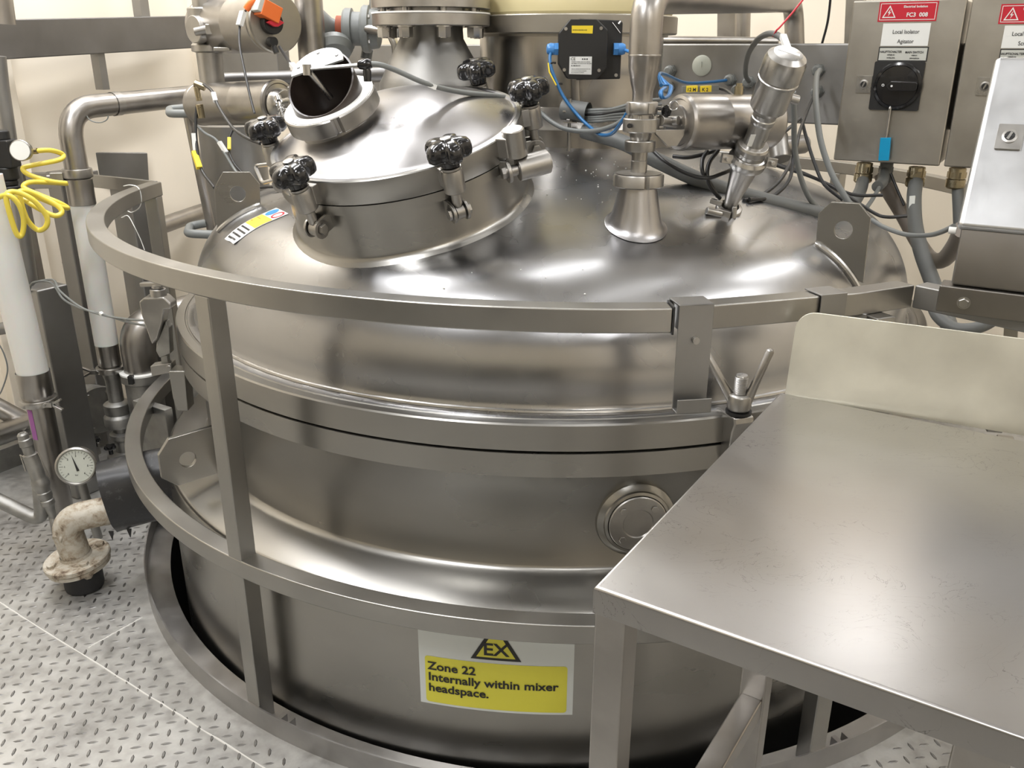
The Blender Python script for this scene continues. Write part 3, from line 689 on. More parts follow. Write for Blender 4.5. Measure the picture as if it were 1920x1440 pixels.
for r_, h in ((.03, z_(349)), (.052, z_(349)), (.0555, z_(347)), (.0555, z_(328)), (.054, z_(325)), (.02, z_(324))):
    rings.append([Vector((vx+(r_-(.006 if (r_ > .053 and k % 15 == 2) else 0))*math.cos(2*PI*k/NR), vy+(r_-(.006 if (r_ > .053 and k % 15 == 2) else 0))*math.sin(2*PI*k/NR), h)) for k in range(NR)])
mb.loops(rings, cap0=False, cap1=False); mb.lathe([(.018, z_(324)), (.050, z_(324)), (.050, z_(323.5)), (.018, z_(322))], (vx, vy, 0), n=40, cap=False); obj('slotted_ring_nut', mb, M['flange'], nz, ang=30)

# ---------- pneumatic actuators
def actuator(name, label, pa, pb, r_, parts=True):
    pa = Vector(pa); pb = Vector(pb); d_ = (pb-pa).normalized(); L_ = (pb-pa).length
    t = thing(name, label, 'actuator', (pa+pb)/2-Z*r_, group='pneumatic valve actuators')
    mb = MB(); mb.lathe([(r_*.35, -.004), (r_*.60, -.003), (r_*.62, .004), (r_*.80, .007), (r_*.84, .004), (r_*.95, .006), (r_, .012), (r_, .018), (r_*.985, .02), (r_*.985, L_*.42), (r_*.99, L_*.425), (r_*.985, L_*.43), (r_*.985, L_-.02), (r_, L_-.018), (r_, L_-.006), (r_*.94, L_), (r_*.001, L_+.002)], pa, d_, n=60); obj('cylinder_body', mb, M['pipe'], t, ang=25)
    return t, d_
pa = aY(1268, 230, 1.985); pb = aY(1445, 228, 2.10)
act, ad = actuator('valve_actuator', 'large horizontal steel actuator cylinder right of the butterfly valve', pa, pb, .060)
mb = MB(); mb.cyl(aY(1238, 226, vy), pa+ad*.01-Z*0, .0115); mb.cyl(aY(1258, 226, vy+.02)-V*.0, aY(1272, 226, vy+.01), .010); mb.prism([(-.045, -.012), (.03, -.012), (.03, -.022), (.012, -.046), (-.012, -.046), (-.045, -.02)], aY(1262, 232, 1.94), ad, Z, .006)
obj('yoke', mb, M['flange'], act, bevel=.001)
mb = MB(); q = aY(1250, 205, 1.95); mb.lathe([(.010, -.012), (.011, -.004), (.009, .006), (.001, .010)], q, (0, -.4, 1), n=20); obj('black_stopper', mb, M['black'], act)
mb = MB(); qr = aY(1263, 198, 1.93); pr = [qr+Vector((.0095*math.cos(a), 0, .0095*math.sin(a))) for a in [2*PI*k/24 for k in range(25)]]; mb.tube(pr, .0012, 6); obj('split_ring', mb, M['bright'], act)
q = aY(1385, 172, 2.06); mb = MB(); mb.cyl(q-Z*.01, q+Z*.012, .010); mb.cyl(q+Z*.012, q+Z*.018, .007); obj('air_fitting', mb, M['brass'], act)

# ---------- level transmitter leaning on its clamp
def taper(stations, mat, parent, name, n=40, ang=30):
    # stations: (px, py, Y, r)
    P = [aY(a, b, c) for a, b, c, _ in stations]; rr_ = [s[3] for s in stations]; d_ = (P[-1]-P[0]).normalized(); o = P[0]
    mb = MB(); mb.lathe([(r_, (p-o).dot(d_)) for p, r_ in zip(P, rr_)], o, d_, n=n); return obj(name, mb, mat, parent, ang=ang)
b_ = domehit(1370, 392); tY = b_.y
p0 = aY(1366, 392, tY-.01); p1 = aY(1470, 122, tY-.19); d_ = (p1-p0).normalized(); LT = (p1-p0).length
tr = thing('level_transmitter', 'shiny steel sensor with round head leaning beside the right actuator', 'sensor', p0)
def st(f_, r_): return (r_, f_*LT)
mb = MB(); mb.lathe([st(-.06, .016), st(-.02, .0165), st(.04, .0165), st(.06, .0165), st(.12, .0195), st(.33, .0315)], p0, d_, n=40); obj('ferrule', mb, M['flange'], tr, ang=50)
mb = MB(); mb.lathe([st(-.02, .022), st(-.015, .031), st(.02, .031), st(.03, .022)], p0, d_, n=40, cap=False); cu_, cv_, _ = frame(d_)
tx = Vector((1, -.35, -.25)).normalized()
mb.box(p0-Vector((.018, .03, .004)), (.034, .018, .016), x=tx); mb.cyl(p0+Vector((-.062, -.045, .004)), p0+Vector((-.025, -.038, -.006)), .0085); mb.cyl(p0+Vector((.005, -.035, -.016)), p0+Vector((.005, -.035, .012)), .006); mb.box(p0+Vector((-.03, .0, .016)), (.03, .012, .012), x=tx)
obj('lower_clamp', mb, M['flange'], tr, bevel=.002)
mb = MB(); mb.lathe([st(.335, .028), st(.34, .0415), st(.365, .044), st(.385, .044), st(.405, .039), st(.41, .034), st(.44, .035), st(.445, .037), st(.475, .037), st(.49, .034), st(.495, .0235)], p0, d_, n=44, cap=False)
q = p0+d_*LT*.375
for sx in (-1, 1):
    e = q+Vector((sx*.050, -.012, -.004*sx)); mb.box(e, (.024, .014, .020), x=(1, .1, -.15)); mb.cyl(e+Vector((0, -.02, 0)), e+Vector((0, .02, 0)), .005)
obj('middle_clamp', mb, M['bright'], tr, bevel=.001, ang=25)
mb = MB(); mb.lathe([st(.49, .0235), st(.63, .0235), st(.64, .026), st(.655, .0265), st(.67, .0265), st(.675, .025), st(.70, .026), st(.74, .0385), st(.76, .0395), st(.90, .0405), st(.905, .043), st(.915, .043), st(.92, .041), st(.93, .0435), st(1.02, .0435), st(1.05, .040), st(1.07, .030), st(1.075, .001)], p0, d_, n=48); obj('sensor_head', mb, M['bright'], tr, ang=30)
e = p0+d_*LT*.80+Vector((.042, -.005, 0)); mb = MB(); mb.cyl(e-Vector((.01, 0, 0)), e+Vector((.014, 0, -.006)), .010); obj('cable_entry', mb, M['flange'], tr, bevel=.002)
fnp = plane_fn(p0+d_*LT*1.076-cu_*.0, (1, 0, 0), (0, 1, .2)); mb = MB(); mb.box(p0+d_*LT*1.078+Vector((-.004, -.012, 0)), (.046, .010, .0012), x=(1, -.2, -.3), z=d_); obj('white_sticker', mb, M['label'], tr)
mb = MB(); e = p0+d_*LT*.52-Vector((.012, .024, 0)); mb.box(e, (.018, .001, .030), x=(1, .2, 0), z=d_); obj('paper_tag', mb, M['label'], tr)

# ---------- black junction box
jo = aY(1110, 92, 2.40)
jb = thing('junction_box', 'black plastic junction box with yellow and white labels before the agitator', 'junction box', (jo.x, jo.y, zof(2.4, 150)))
fn = lambda px, py, y=2.385: aY(px, py, y)
def pxpoly(pl, y): return [aY(a, b, y) for a, b in pl]
def slab(mb, pl, y, t, m=0):
    q = pxpoly(pl, y); o = Vector((0, y, 0)); mb.prism([(p.x, p.z) for p in q], (0, y+t/2, 0), (1, 0, 0), (0, 0, 1), t, m=m)
mb = MB(); slab(mb, [(1048, 62), (1069, 36), (1120, 36), (1140, 56), (1138, 128), (1118, 149), (1064, 148), (1047, 120)], 2.365, .05); obj('housing', mb, M['matblack'], jb, bevel=.003)
mb = MB(); slab(mb, [(1085, 35), (1164, 38), (1168, 42), (1163, 148), (1080, 150)], 2.395, .02); obj('back_plate', mb, M['matblack'], jb, bevel=.003)
mb = MB(); slab(mb, [(1072, 48), (1112, 48), (1111, 63), (1072, 62)], 2.3635, .001); l_ = obj('yellow_label', mb, M['yellowp'], jb)
mb = MB(); slab(mb, [(1068, 106), (1110, 106), (1109, 140), (1067, 139)], 2.3635, .001); obj('rating_plate', mb, M['label'], jb)
fz = lambda px, py: plane_fn(aY(px, py, 2.3625), (1, 0, 0), (0, 0, 1), 0)
mb = MB()
add_text(mb, text('CE', .010), fz(1070, 113))
def ticks(mb, fn, x0, x1, y, h, rs):
    x = x0
    while x < x1:
        w_ = rs.uniform(.4, 1.3)*h; flat(mb, [(x, y), (min(x+w_, x1), y), (min(x+w_, x1), y+h), (x, y+h)], fn); x += w_+h*rs.uniform(.3, .9)
rs_ = random.Random(5); pfn = fz(1070, 139)
for y_, x0_, x1_, h_ in ((.0345, .028, .044, .003), (.0285, .001, .050, .0016), (.0245, .001, .052, .0016), (.019, .001, .024, .0024), (.0115, .001, .050, .0014), (.007, .001, .040, .0014), (.003, .001, .034, .0012)): ticks(mb, pfn, x0_, x1_, y_, h_, rs_)
ticks(mb, fz(1074, 57), .0, .035, 0, .002, rs_); obj('lettering', mb, M['ink'], jb)
mb = MB()
for x, y in ((1061, 54), (1127, 53), (1058, 131), (1123, 132), (1155, 141)):
    q = aY(x, y, 2.364); mb.cyl(q, q-Vector((0, .003, 0)), .0042, n=16); mb.box(q-Vector((0, .003, 0)), (.006, .001, .001), x=(1, 0, .6))
q0 = aY(1148, 42, 2.39); q1 = aY(1163, 62, 2.39); mb.tube([q0, q1], .001, 6); mb.tube([aY(1160, 45, 2.39), aY(1164, 40, 2.39)], .003, 8)
obj('screw', mb, M['bright'], jb)
for x, y, s_ in ((1040, 92, -1), (1158, 92, 1)):
    o = aY(x-s_*8, y, 2.39); mb = MB(); mb.lathe([(.0165, 0), (.0165, .012)], o, (s_, 0, 0), n=6); mb.lathe([(.0145, .012), (.015, .022), (.012, .030), (.006, .032)], o, (s_, 0, 0), n=14); obj('cable_gland', mb, M['bluep'], jb, bevel=.001)
pipe_obj('mounting_post', 'short steel tube holding up the black junction box', 'post', [aY(1081, 206, 2.43), aY(1079, 145, 2.43)], .012, 'pipe')
q = aY(1068, 208, 2.34); mb = MB(); mb.box(q, (.036, .02, .004)); mb.box(q+Vector((.002, 0, -.028)), (.034, .02, .003)); mb.box(q+Vector((-.0, 0, .012)), (.016, .012, .02)); mb.cyl(Vector((q.x, q.y, q.z-.10)), Vector((q.x, q.y, q.z+.03)), .0042, n=12); mb.hexnut(Vector((q.x, q.y, q.z-.028)), Z, .009, .008)
tag(obj('threaded_rod_clip', mb, M['flange']), 'small clip on a threaded rod standing on the dome below the black box', 'clip')

# ------------------------------------------------------------------ cables
def cable(label, mat, r_, pts, name='cable', cat='cable', group=None, extra=None):
    P = smooth_path([aY(*p) for p in pts], 8); mb = MB(); mb.tube(P, r_, 10); o = obj(name, mb, M[mat] if isinstance(mat, str) else mat, ang=80); tag(o, label, cat, group)
    return o
def tagsleeve(px, py, y, px2, py2, y2, mat, w_, parent, name='cable_marker'):
    mb = MB(); mb.bar(aY(px, py, y), aY(px2, py2, y2), w_, w_*.8); return obj(name, mb, M[mat], parent)
c = cable('grey cable from the chute lever running right across the manhole cover', 'cableg', .0058, [(688, 119, 1.97), (715, 122, 1.97), (745, 133, 1.98), (800, 157, 2.0), (860, 172, 2.06), (930, 180, 2.15), (985, 189, 2.33), (1010, 208, 2.36), (1035, 229, 2.33), (1065, 243, 2.28), (1110, 246, 2.22), (1150, 236, 2.12), (1176, 218, 2.02), (1190, 200, 2.06)])
tagsleeve(785, 151, 1.998, 817, 164, 2.012, 'label', .013, c, 'clear_sleeve')
c = cable('blue cable hanging from the left gland of the black box', 'blue', .0042, [(1036, 94, 2.39), (1031, 108, 2.37), (1036, 135, 2.35), (1056, 180, 2.33), (1085, 218, 2.3), (1112, 243, 2.24), (1128, 253, 2.18), (1148, 250, 2.1), (1166, 228, 2.03), (1178, 208, 2.0)])
mb = MB(); mb.tube([aY(1028, 118, 2.345), aY(1030, 135, 2.335), aY(1043, 160, 2.325)], .0018, 6); obj('yellow_strip', mb, M['yellowp'], c)
for x, y in ((1036, 118), (1048, 157)):
    q = aY(x, y, 2.345); mb = MB(); mb.lathe([(.0055, -.002), (.0055, .002)], q, (.3, 0, -1), n=12); mb.box(q+Vector((.006, -.002, 0)), (.006, .005, .005)); obj('cable_tie', mb, M['matblack'], c)
cable('short blue cable stub from the right gland of the black box', 'bluep', .0042, [(1172, 94, 2.385), (1183, 98, 2.33), (1200, 106, 2.22)])
cable('blue cable looping from beside the bent pipe to a beam gland', 'blue', .0048, [(1240, 160, 2.35), (1236, 140, 2.45), (1248, 140, 2.6), (1285, 155, 2.9), (1330, 154, 3.05), (1366, 150, 3.16)])
for k, (dx, mt) in enumerate(((0, 'blue'), (6, 'bluep'), (11, 'blue'))):
    cable(('dark blue', 'pale blue', 'inner blue')[k]+' loop of cable hanging right of the bent pipe', mt, .0026, [(1236+dx*.4, 140+dx*.5, 2.3), (1243+dx, 158, 2.28), (1256+dx*.4, 160+dx*.3, 2.26), (1252+dx*.4, 178, 2.2), (1240+dx*.5, 184, 2.15), (1237+dx*.4, 172, 2.15), (1246+dx*.3, 164, 2.2)])
# bundle emerging from grey conduit below the drum
for k in range(6):
    y0 = 207+k*4.2
    cable(['topmost', 'second', 'third', 'fourth', 'fifth', 'lowest'][k]+' of the grey cables fanning out of the conduit left of the valve', 'cableg' if k != 2 else 'cableb', .0042, [(1098, y0, 2.33), (1125, y0-1, 2.3), (1150, y0-3-k*.4+random.uniform(-2, 2), 2.3), (1200, 190+k*7, 2.3), (1240, 186+k*9, 2.32)], group='grey cables behind the valve')
mb = MB(); mb.lathe([(.026, 0), (.026, .07)], aY(1103, 212, 2.33), (-.9, .45, .1), n=28, cap=False); mb.lathe([(.0235, 0), (.0235, .07)], aY(1103, 212, 2.33), (-.9, .45, .1), n=28, cap=False); tag(obj('conduit', mb, M['conduit']), 'open end of grey conduit the cable bundle comes out of', 'conduit')
pipe_obj('conduit', 'wide grey conduit pipe lying across the dome from the valve to the right lug', 'conduit', smooth_path([aY(1095, 246, 2.33), aY(1170, 268, 2.25), aY(1240, 305, 2.2), aY(1330, 345, 2.20), aY(1420, 372, 2.20), aY(1545, 403, 2.20)], 8), .019, 'conduit')
hose = cable('grey hose loop arching from a beam gland to the sensor head', 'conduit', .0075, [(1407, 156, 3.15), (1398, 140, 2.98), (1402, 105, 2.7), (1420, 75, 2.45), (1445, 63, 2.3), (1468, 74, 2.2), (1475, 100, 2.12), (1472, 125, 2.10)])
tagsleeve(1468, 68, 2.18, 1477, 93, 2.11, 'white', .014, hose)
cable('red cable tie holding the hose loop, its tail pointing up right', 'red', .0022, [(1450, 68, 2.26), (1456, 57, 2.24), (1462, 51, 2.24), (1484, 26, 2.24), (1510, -6, 2.24)], name='cable_tie', cat='cable tie')
cable('thin black cable hanging down from above, left of the switch cabinet', 'cableb', .004, [(1558, -10, 3.1), (1552, 40, 3.12), (1541, 83, 3.15)])
cable('grey cable dropping from the upper beam gland beside the cabinet', 'cableg', .0085, [(1537, 132, 2.9), (1531, 145, 2.75), (1530, 190, 2.6), (1538, 260, 2.5), (1558, 322, 2.42), (1582, 365, 2.36), (1600, 392, 2.34)])
cable('grey cable dropping from the sensor head behind the right lug', 'cableg', .0068, [(1487, 172, 2.13), (1489, 215, 2.16), (1490, 275, 2.2), (1502, 335, 2.2), (1520, 375, 2.2), (1542, 396, 2.22)])
blk = [
 ('black cable from the lower beam gland curving to the sensor clamp', [(1532, 174, 2.95), (1521, 190, 2.8), (1500, 245, 2.5), (1490, 285, 2.4), (1465, 335, 2.28), (1425, 368, 2.2), (1395, 376, 2.15)]),
 ('black cable loop right of the sensor, nearest the dome', [(1489, 255, 2.3), (1487, 300, 2.3), (1478, 340, 2.25), (1445, 370, 2.2), (1405, 374, 2.15)]),
 ('black cable hanging between the two grey cables beside the cabinet', [(1503, 225, 2.6), (1513, 262, 2.55), (1527, 305, 2.5), (1545, 345, 2.45), (1580, 375, 2.42)]),
 ('upper black cable running over the far edge of the dome to the right', [(1452, 307, 2.55), (1500, 322, 2.55), (1552, 345, 2.52), (1600, 365, 2.5), (1655, 366, 2.48)]),
 ('lower black cable running behind the right lug to the brown pipe', [(1455, 310, 2.5), (1530, 335, 2.48), (1590, 368, 2.46), (1640, 400, 2.44), (1665, 407, 2.42), (1700, 405, 2.42)]),
 ('black cable loop under the large actuator, left strand', [(1326, 283, 2.1), (1317, 300, 2.08), (1318, 325, 2.06), (1332, 345, 2.08), (1345, 368, 2.1)]),
 ('black cable loop under the large actuator, right strand', [(1346, 283, 2.1), (1330, 305, 2.08), (1326, 330, 2.06), (1333, 352, 2.07), (1350, 372, 2.09)]),
 ('black cable sagging from the valve across to the sensor cone', [(1225, 283, 2.1), (1250, 305, 2.06), (1290, 326, 2.04), (1325, 334, 2.03), (1355, 325, 2.05), (1378, 315, 2.09)]),
 ('short black cable just below the large actuator', [(1262, 293, 2.12), (1290, 295, 2.1), (1320, 289, 2.1), (1348, 280, 2.12)]),
 ('thin black cable looping right of the actuator behind the sensor neck', [(1500, 222, 2.4), (1480, 240, 2.35), (1450, 262, 2.3), (1425, 268, 2.25)])]
for l_, pts in blk: cable(l_, 'cableb', .0048, pts, group='black cables around the sensor')
cable('thin grey cable sagging from the right lug to the control desk', 'cableg', .0052, [(1634, 412, 2.1), (1660, 427, 2.05), (1700, 440, 1.97), (1740, 441, 1.9), (1765, 435, 1.82), (1788, 424, 1.74)])
c = cable('dark cable with yellow markers above the large actuator', 'cableb', .004, [(1345, 165, 2.4), (1362, 170, 2.35), (1375, 180, 2.25), (1385, 190, 2.15)])
mk = thing('marker_strip', 'grey strip with yellow numbered markers above the large actuator', 'cable marker', aY(1310, 170, 2.3))
mb = MB(); mb.bar(aY(1279, 167, 2.32), aY(1347, 165, 2.32), .012, .014, up=Z); obj('strip', mb, M['cableg'], mk)
for x in (1297, 1323): mb = MB(); mb.bar(aY(x-10, 167, 2.31), aY(x+10, 166, 2.31), .014, .015, up=Z); obj('marker', mb, M['yellowp'], mk)
for s_, x in (('12 M', 1288), ('K 2', 1316)): mb = MB(); add_text(mb, text(s_, .011, .0004), plane_fn(aY(x, 171, 2.295), (1, 0, 0), (0, 0, 1))); obj('lettering', mb, M['ink'], mk)

# ------------------------------------------------------------------ switch cabinets
def cabinet(lbl, TL, BR, second=False):
    # plane of the door through bottom-left px at a set depth, facing -V
    o = aY(1562, 300, 2.85); on = lambda px, py: aP(px, py, o, V)
    t = thing('switch_cabinet', lbl, 'switch cabinet', on(*BR)+V*.08, group='switch cabinets on the bridge beam')
    return t, on
def cab(lbl, xl, xr, ytop, ybot, s2):
    o = aY(1562, 300, 2.85); on = lambda px, py: aP(px, py, o, V)
    a = on(xl, ybot); b = on(xr, ybot); zt = zof(2.78, ytop); zb_ = a.z if not s2 else on(1562, 300).z
    a.z = b.z = 0
    t = thing('switch_cabinet', lbl, 'switch cabinet', (a+b)/2+V*.09+Z*zb_, group='switch cabinets on the bridge beam')
    w_ = (b-a).length
    mb = MB(); mb.box((a+b)/2+V*.098+Z*(zb_+zt)/2, (w_-.006, .16, zt-zb_-.006), x=U); obj('housing', mb, M['cab'], t, bevel=.004)
    mb = MB(); mb.box((a+b)/2+V*.008+Z*(zb_+zt)/2, (w_, .016, zt-zb_), x=U); obj('door', mb, M['cab'], t, bevel=.005)
    return t, a, b, zb_, zt
# first cabinet
o_ = aY(1562, 300, 2.85); on = lambda px, py, e=0: aP(px, py, o_-V*e, V)
t1, a_, b_, zb_, zt_ = cab('steel switch cabinet with agitator isolator and blue key tag hanging from it', 1562, 1763, -2, 300, False)
door1 = [c_ for c_ in t1.children if c_.name.startswith('door')][0]
def quad(mb, x0, y0, x1, y1, e, th=.001, sk=0, r_=0):
    a = on((x0+x1)/2, (y0+y1)/2, e); w_ = (on(x1, (y0+y1)/2, e)-on(x0, (y0+y1)/2, e)).length; h = (on((x0+x1)/2, y0, e)-on((x0+x1)/2, y1, e)).length
    mb.prism(rrect(w_, h, r_), a, U, Z, th); return a, w_, h
def labels(t, dx, dy, agit):
    X = lambda x, y: x+dx
    def tx(mb, s_, sz, x, y, bold=0, al='CENTER', xs=1): add_text(mb, text(s_, sz, bold, al, xs), plane_fn(on(x+dx, y+dy, .0022), U, Z, .0002))
    mb = MB(); c_, w_, h = quad(mb, 1647+dx, 3+dy, 1757+dx, 40+dy, .001); red = obj('red_label', mb, M['signred'], t)
    mb = MB(); fr_ = plane_fn(on(1702+dx, 21.5+dy, .002), U, Z)
    W, Hh, b = w_/2-.004, h/2-.004, .0016
    for q in ([(-W, -Hh), (W, -Hh), (W, -Hh+b), (-W, -Hh+b)], [(-W, Hh-b), (W, Hh-b), (W, Hh), (-W, Hh)], [(-W, -Hh), (-W+b, -Hh), (-W+b, Hh), (-W, Hh)], [(W-b, -Hh), (W, -Hh), (W, Hh), (W-b, Hh)]): flat(mb, q, fr_)
    tc_ = -W+.026
    tri = [(tc_-.019, -.0165), (tc_+.019, -.0165), (tc_, .0175)]; tin = [(tc_-.0145, -.0138), (tc_+.0145, -.0138), (tc_, .0122)]
    for i in range(3): flat(mb, [tri[i], tri[(i+1) % 3], tin[(i+1) % 3], tin[i]], fr_)
    flat(mb, [(tc_+.003, .008), (tc_-.0045, -.003), (tc_-.0005, -.003)], fr_, e=.0001); flat(mb, [(tc_+.0045, -.001), (tc_+.0005, -.001), (tc_-.003, -.0125)], fr_, e=.0001); flat(mb, [(tc_-.0045, -.003), (tc_+.0045, -.0005), (tc_+.0045, -.003), (tc_-.001, -.004)], fr_, e=.0001)
    tx(mb, 'Electrical Isolation', .0088, 1717, 14, .0002); tx(mb, 'FC3  008' if agit else 'FC3  009', .0155, 1719, 31, .0004)
    obj('white_print', mb, M['label'], red)
    mb = MB(); quad(mb, 1653+dx, 44+dy, 1742+dx, 86+dy, .001); wl = obj('isolator_label', mb, M['labelg'] if False else M['label'], t)
    mb = MB(); tx(mb, 'Local Isolator', .0155, 1698, 63, .0001, xs=.86); tx(mb, 'Agitator' if agit else 'Scraper', .0155, 1697, 81, .0001, xs=.86); obj('lettering', mb, M['ink'], wl)
    mb = MB(); quad(mb, 1646+dx, 88+dy, 1739+dx, 115+dy, .001, .0016); bl = obj('switch_label', mb, M['ink'], t)
    mb = MB(); quad(mb, 1648+dx, 90+dy, 1737+dx, 113+dy, .0022, .0006); gl = obj('label_face', mb, M['labelg'], bl)
    mb = MB()
    def tx2(s_, sz, x, y): add_text(mb, text(s_, sz, .0002, 'CENTER', .9), plane_fn(on(x+dx, y+dy, .0032), U, Z, .0002))
    tx2('HAUPTSCHALTER', .0085, 1670, 99); tx2('MAIN SWITCH', .0085, 1714, 100); tx2('OFFNEN IN', .0045, 1670, 104); tx2('0-STELLUNG', .0045, 1670, 109.5); tx2('OPEN IN', .0045, 1714, 105); tx2('OFF-POSITION', .0045, 1714, 110.5)
    for o in (obj('lettering', mb, M['ink'], t),): pass
    # rotary isolator
    mb = MB(); quad(mb, 1634+dx, 116+dy, 1728+dx, 207+dy, .004, .008, r_=.005); sw = obj('isolator_switch', mb, M['matblack'], t, bevel=.0015)
    cc_ = on(1683+dx, 161+dy, .008); R_ = (on(1729+dx, 161+dy)-on(1637+dx, 161+dy)).length/2
    mb = MB(); mb.lathe([(R_, 0), (R_, .004), (R_-.003, .008), (R_-.010, .010), (R_-.012, .008), (.001, .008)], cc_, -V, n=56); obj('dial', mb, M['black'], sw, ang=25)
    mb = MB(); hc_ = cc_-V*.018; mb.prism([(-.03, 0), (-.018, -.014), (.05, -.0125), (.054, -.008), (.054, .008), (.05, .0125), (-.018, .014)], hc_+U*.003, U, Z, .022); obj('grip', mb, M['black'], sw, bevel=.002)
    mb = MB(); add_text(mb, text('O', .010, .0004, 'CENTER'), plane_fn(cc_-V*.0085-U*.040-Z*.002, U, Z)); mb.cyl(hc_-V*.011-U*.012, hc_-V*.0118-U*.012, .003);  obj('white_mark', mb, M['label'], sw)
    lock_(t, on(1620+dx, 158+dy, .001), U, Z, -V, .044)
def lock_(t, c_, x, y, n_, s_):
    mb = MB(); mb.prism(rrect(s_, s_*1.12, s_*.05), c_+n_*.002, x, y, .005); lk = obj('lock_plate', mb, M['bright'], t, bevel=.001)
    mb = MB(); mb.lathe([(s_*.30, .004), (s_*.30, .0065), (s_*.24, .0072)], c_, n_, n=28); obj('lock_barrel', mb, M['flange'], lk)
    mb = MB(); mb.lathe([(s_*.20, .0070), (s_*.20, .0076)], c_, n_, n=24); mb.prism([(-s_*.2, -s_*.06), (s_*.2, -s_*.06), (s_*.2, s_*.06), (-s_*.2, s_*.06)], c_+n_*.0078, x, y, .001); obj('keyhole', mb, M['matblack'], lk)
    mb = MB(); mb.prism([(-s_*.05, -s_*.17), (s_*.05, -s_*.17), (s_*.05, s_*.17), (-s_*.05, s_*.17)], c_+n_*.0086, (x-y*.4).normalized(), (y+x*.4).normalized(), .001); obj('key_bit', mb, M['bright'], lk)
labels(t1, 0, 0, True)
t2, a2_, b2_, _, _ = cab('steel switch cabinet at the right edge, half hidden by the sloping control desk', 1768, 1985, -2, 319, True)
labels(t2, 227, 4, False)
# the two-cabinet back plate and their glands
gA = thing('cable_key', 'screwdriver-like key with cyan handle hanging below the isolator dial', 'key', on(1657, 300, .012))
k0_, k1_, k2_ = on(1669, 203, .018), on(1661, 258, .018), on(1657, 301, .020)
mb = MB(); mb.cyl(k0_, k1_, .0042, n=14); mb.lathe([(.0045, 0), (.0015, .006)], k0_, k0_-k1_, n=12); obj('shaft', mb, M['bright'], gA)
mb = MB(); mb.bar(k1_, k2_, .030, .012, up=V); obj('handle', mb, M['cyan'], gA, bevel=.001)
def fat_conduit(label, pts, r_, mat, glandp=None, gm='brass', gr=.026, name='conduit'):
    t = thing(name, label, 'conduit', aY(*pts[-1]))
    mb = MB(); mb.tube(smooth_path([aY(*p) for p in pts], 8), r_, 16); obj('hose', mb, M[mat], t, ang=70)
    if glandp:
        q = aY(*glandp); mb = MB(); mb.lathe([(gr*.9, .012), (gr*.9, 0), (gr*1.05, 0), (gr*1.05, -.018)], q, Z, n=6, cap=False); mb.lathe([(gr*.95, .01), (gr*.95, -.02), (gr*1.08, -.022), (gr*1.08, -.045), (gr*.9, -.050)], q, Z, n=24); obj('gland', mb, M[gm], t, ang=30)
    return t
fat_conduit('grey hose curving from the brass gland under the first cabinet behind the lug', [(1619, 330, 2.84), (1614, 355, 2.78), (1600, 380, 2.6), (1575, 405, 2.42)], .019, 'conduit', (1621, 312, 2.84))
fat_conduit('grey hose with plastic gland and thin grey cable under the first cabinet', [(1660, 318, 2.83), (1655, 340, 2.78), (1645, 350, 2.72)], .017, 'conduit', (1662, 312, 2.83), 'conduit', .021)
t = fat_conduit('long grey hose dropping from the right brass gland beside the dome', [(1718, 335, 2.78), (1714, 370, 2.72), (1716, 420, 2.62), (1727, 470, 2.5), (1745, 520, 2.4), (1770, 585, 2.25), (1790, 640, 2.2)], .0215, 'conduit', (1719, 320, 2.78))
mb = MB(); mb.bar(aY(1711, 368, 2.69), aY(1709, 396, 2.66), .016, .006, up=V); obj('cable_marker', mb, M['labelg'], t)
fat_conduit('wide brown-grey pipe curving from under the first cabinet to the control desk', [(1652, 325, 2.9), (1665, 355, 2.88), (1692, 400, 2.84), (1722, 455, 2.78), (1745, 485, 2.7), (1768, 487, 2.55), (1790, 462, 2.4), (1805, 430, 2.3)], .024, 'beige')
fat_conduit('dark hose looping below the control desk arm', [(1745, 560, 1.95), (1758, 592, 1.9), (1790, 615, 1.86), (1830, 615, 1.84), (1862, 600, 1.84), (1885, 575, 1.86)], .0135, 'conduit')
fat_conduit('grey hose coming from the gland of the right-hand cabinet', [(1795, 340, 2.72), (1797, 380, 2.7), (1799, 430, 2.68)], .017, 'conduit', (1795, 322, 2.72))
cable('thin grey cable running down left from the plastic gland to the lug', 'cableg', .0062, [(1662, 322, 2.82), (1652, 345, 2.75), (1635, 375, 2.6), (1615, 402, 2.45)])
cable('thin black cable alongside the wide brown-grey pipe', 'cableb', .0045, [(1670, 325, 2.8), (1680, 350, 2.78), (1695, 385, 2.74)])
fl = thing('hose_fitting', 'grey elbow fitting behind the sensor under the bridge beam', 'fitting', aY(1480, 290, 2.75))
mb = MB(); mb.cyl(aY(1460, 275, 2.7), aY(1508, 270, 2.75), .028); mb.cyl(aY(1462, 300, 2.68), aY(1455, 255, 2.72), .034); obj('body', mb, M['flange'], fl, bevel=.003)

# ------------------------------------------------------------------ control desk
do = aY(1778, 533, 1.50)
dL = lambda px, py: aP(px, py, do, V)                      # front plane
dk = thing('control_desk', 'steel control desk box with bright sloping lid at the right edge', 'control desk', (do.x, do.y, do.z))
x0 = 0; W = .36
zf = dL(1785, 421).z; zbm = do.z
def dpt(u_, v_, z): return Vector((do.x, do.y, z))+U*u_+V*v_
bk = .235; # depth
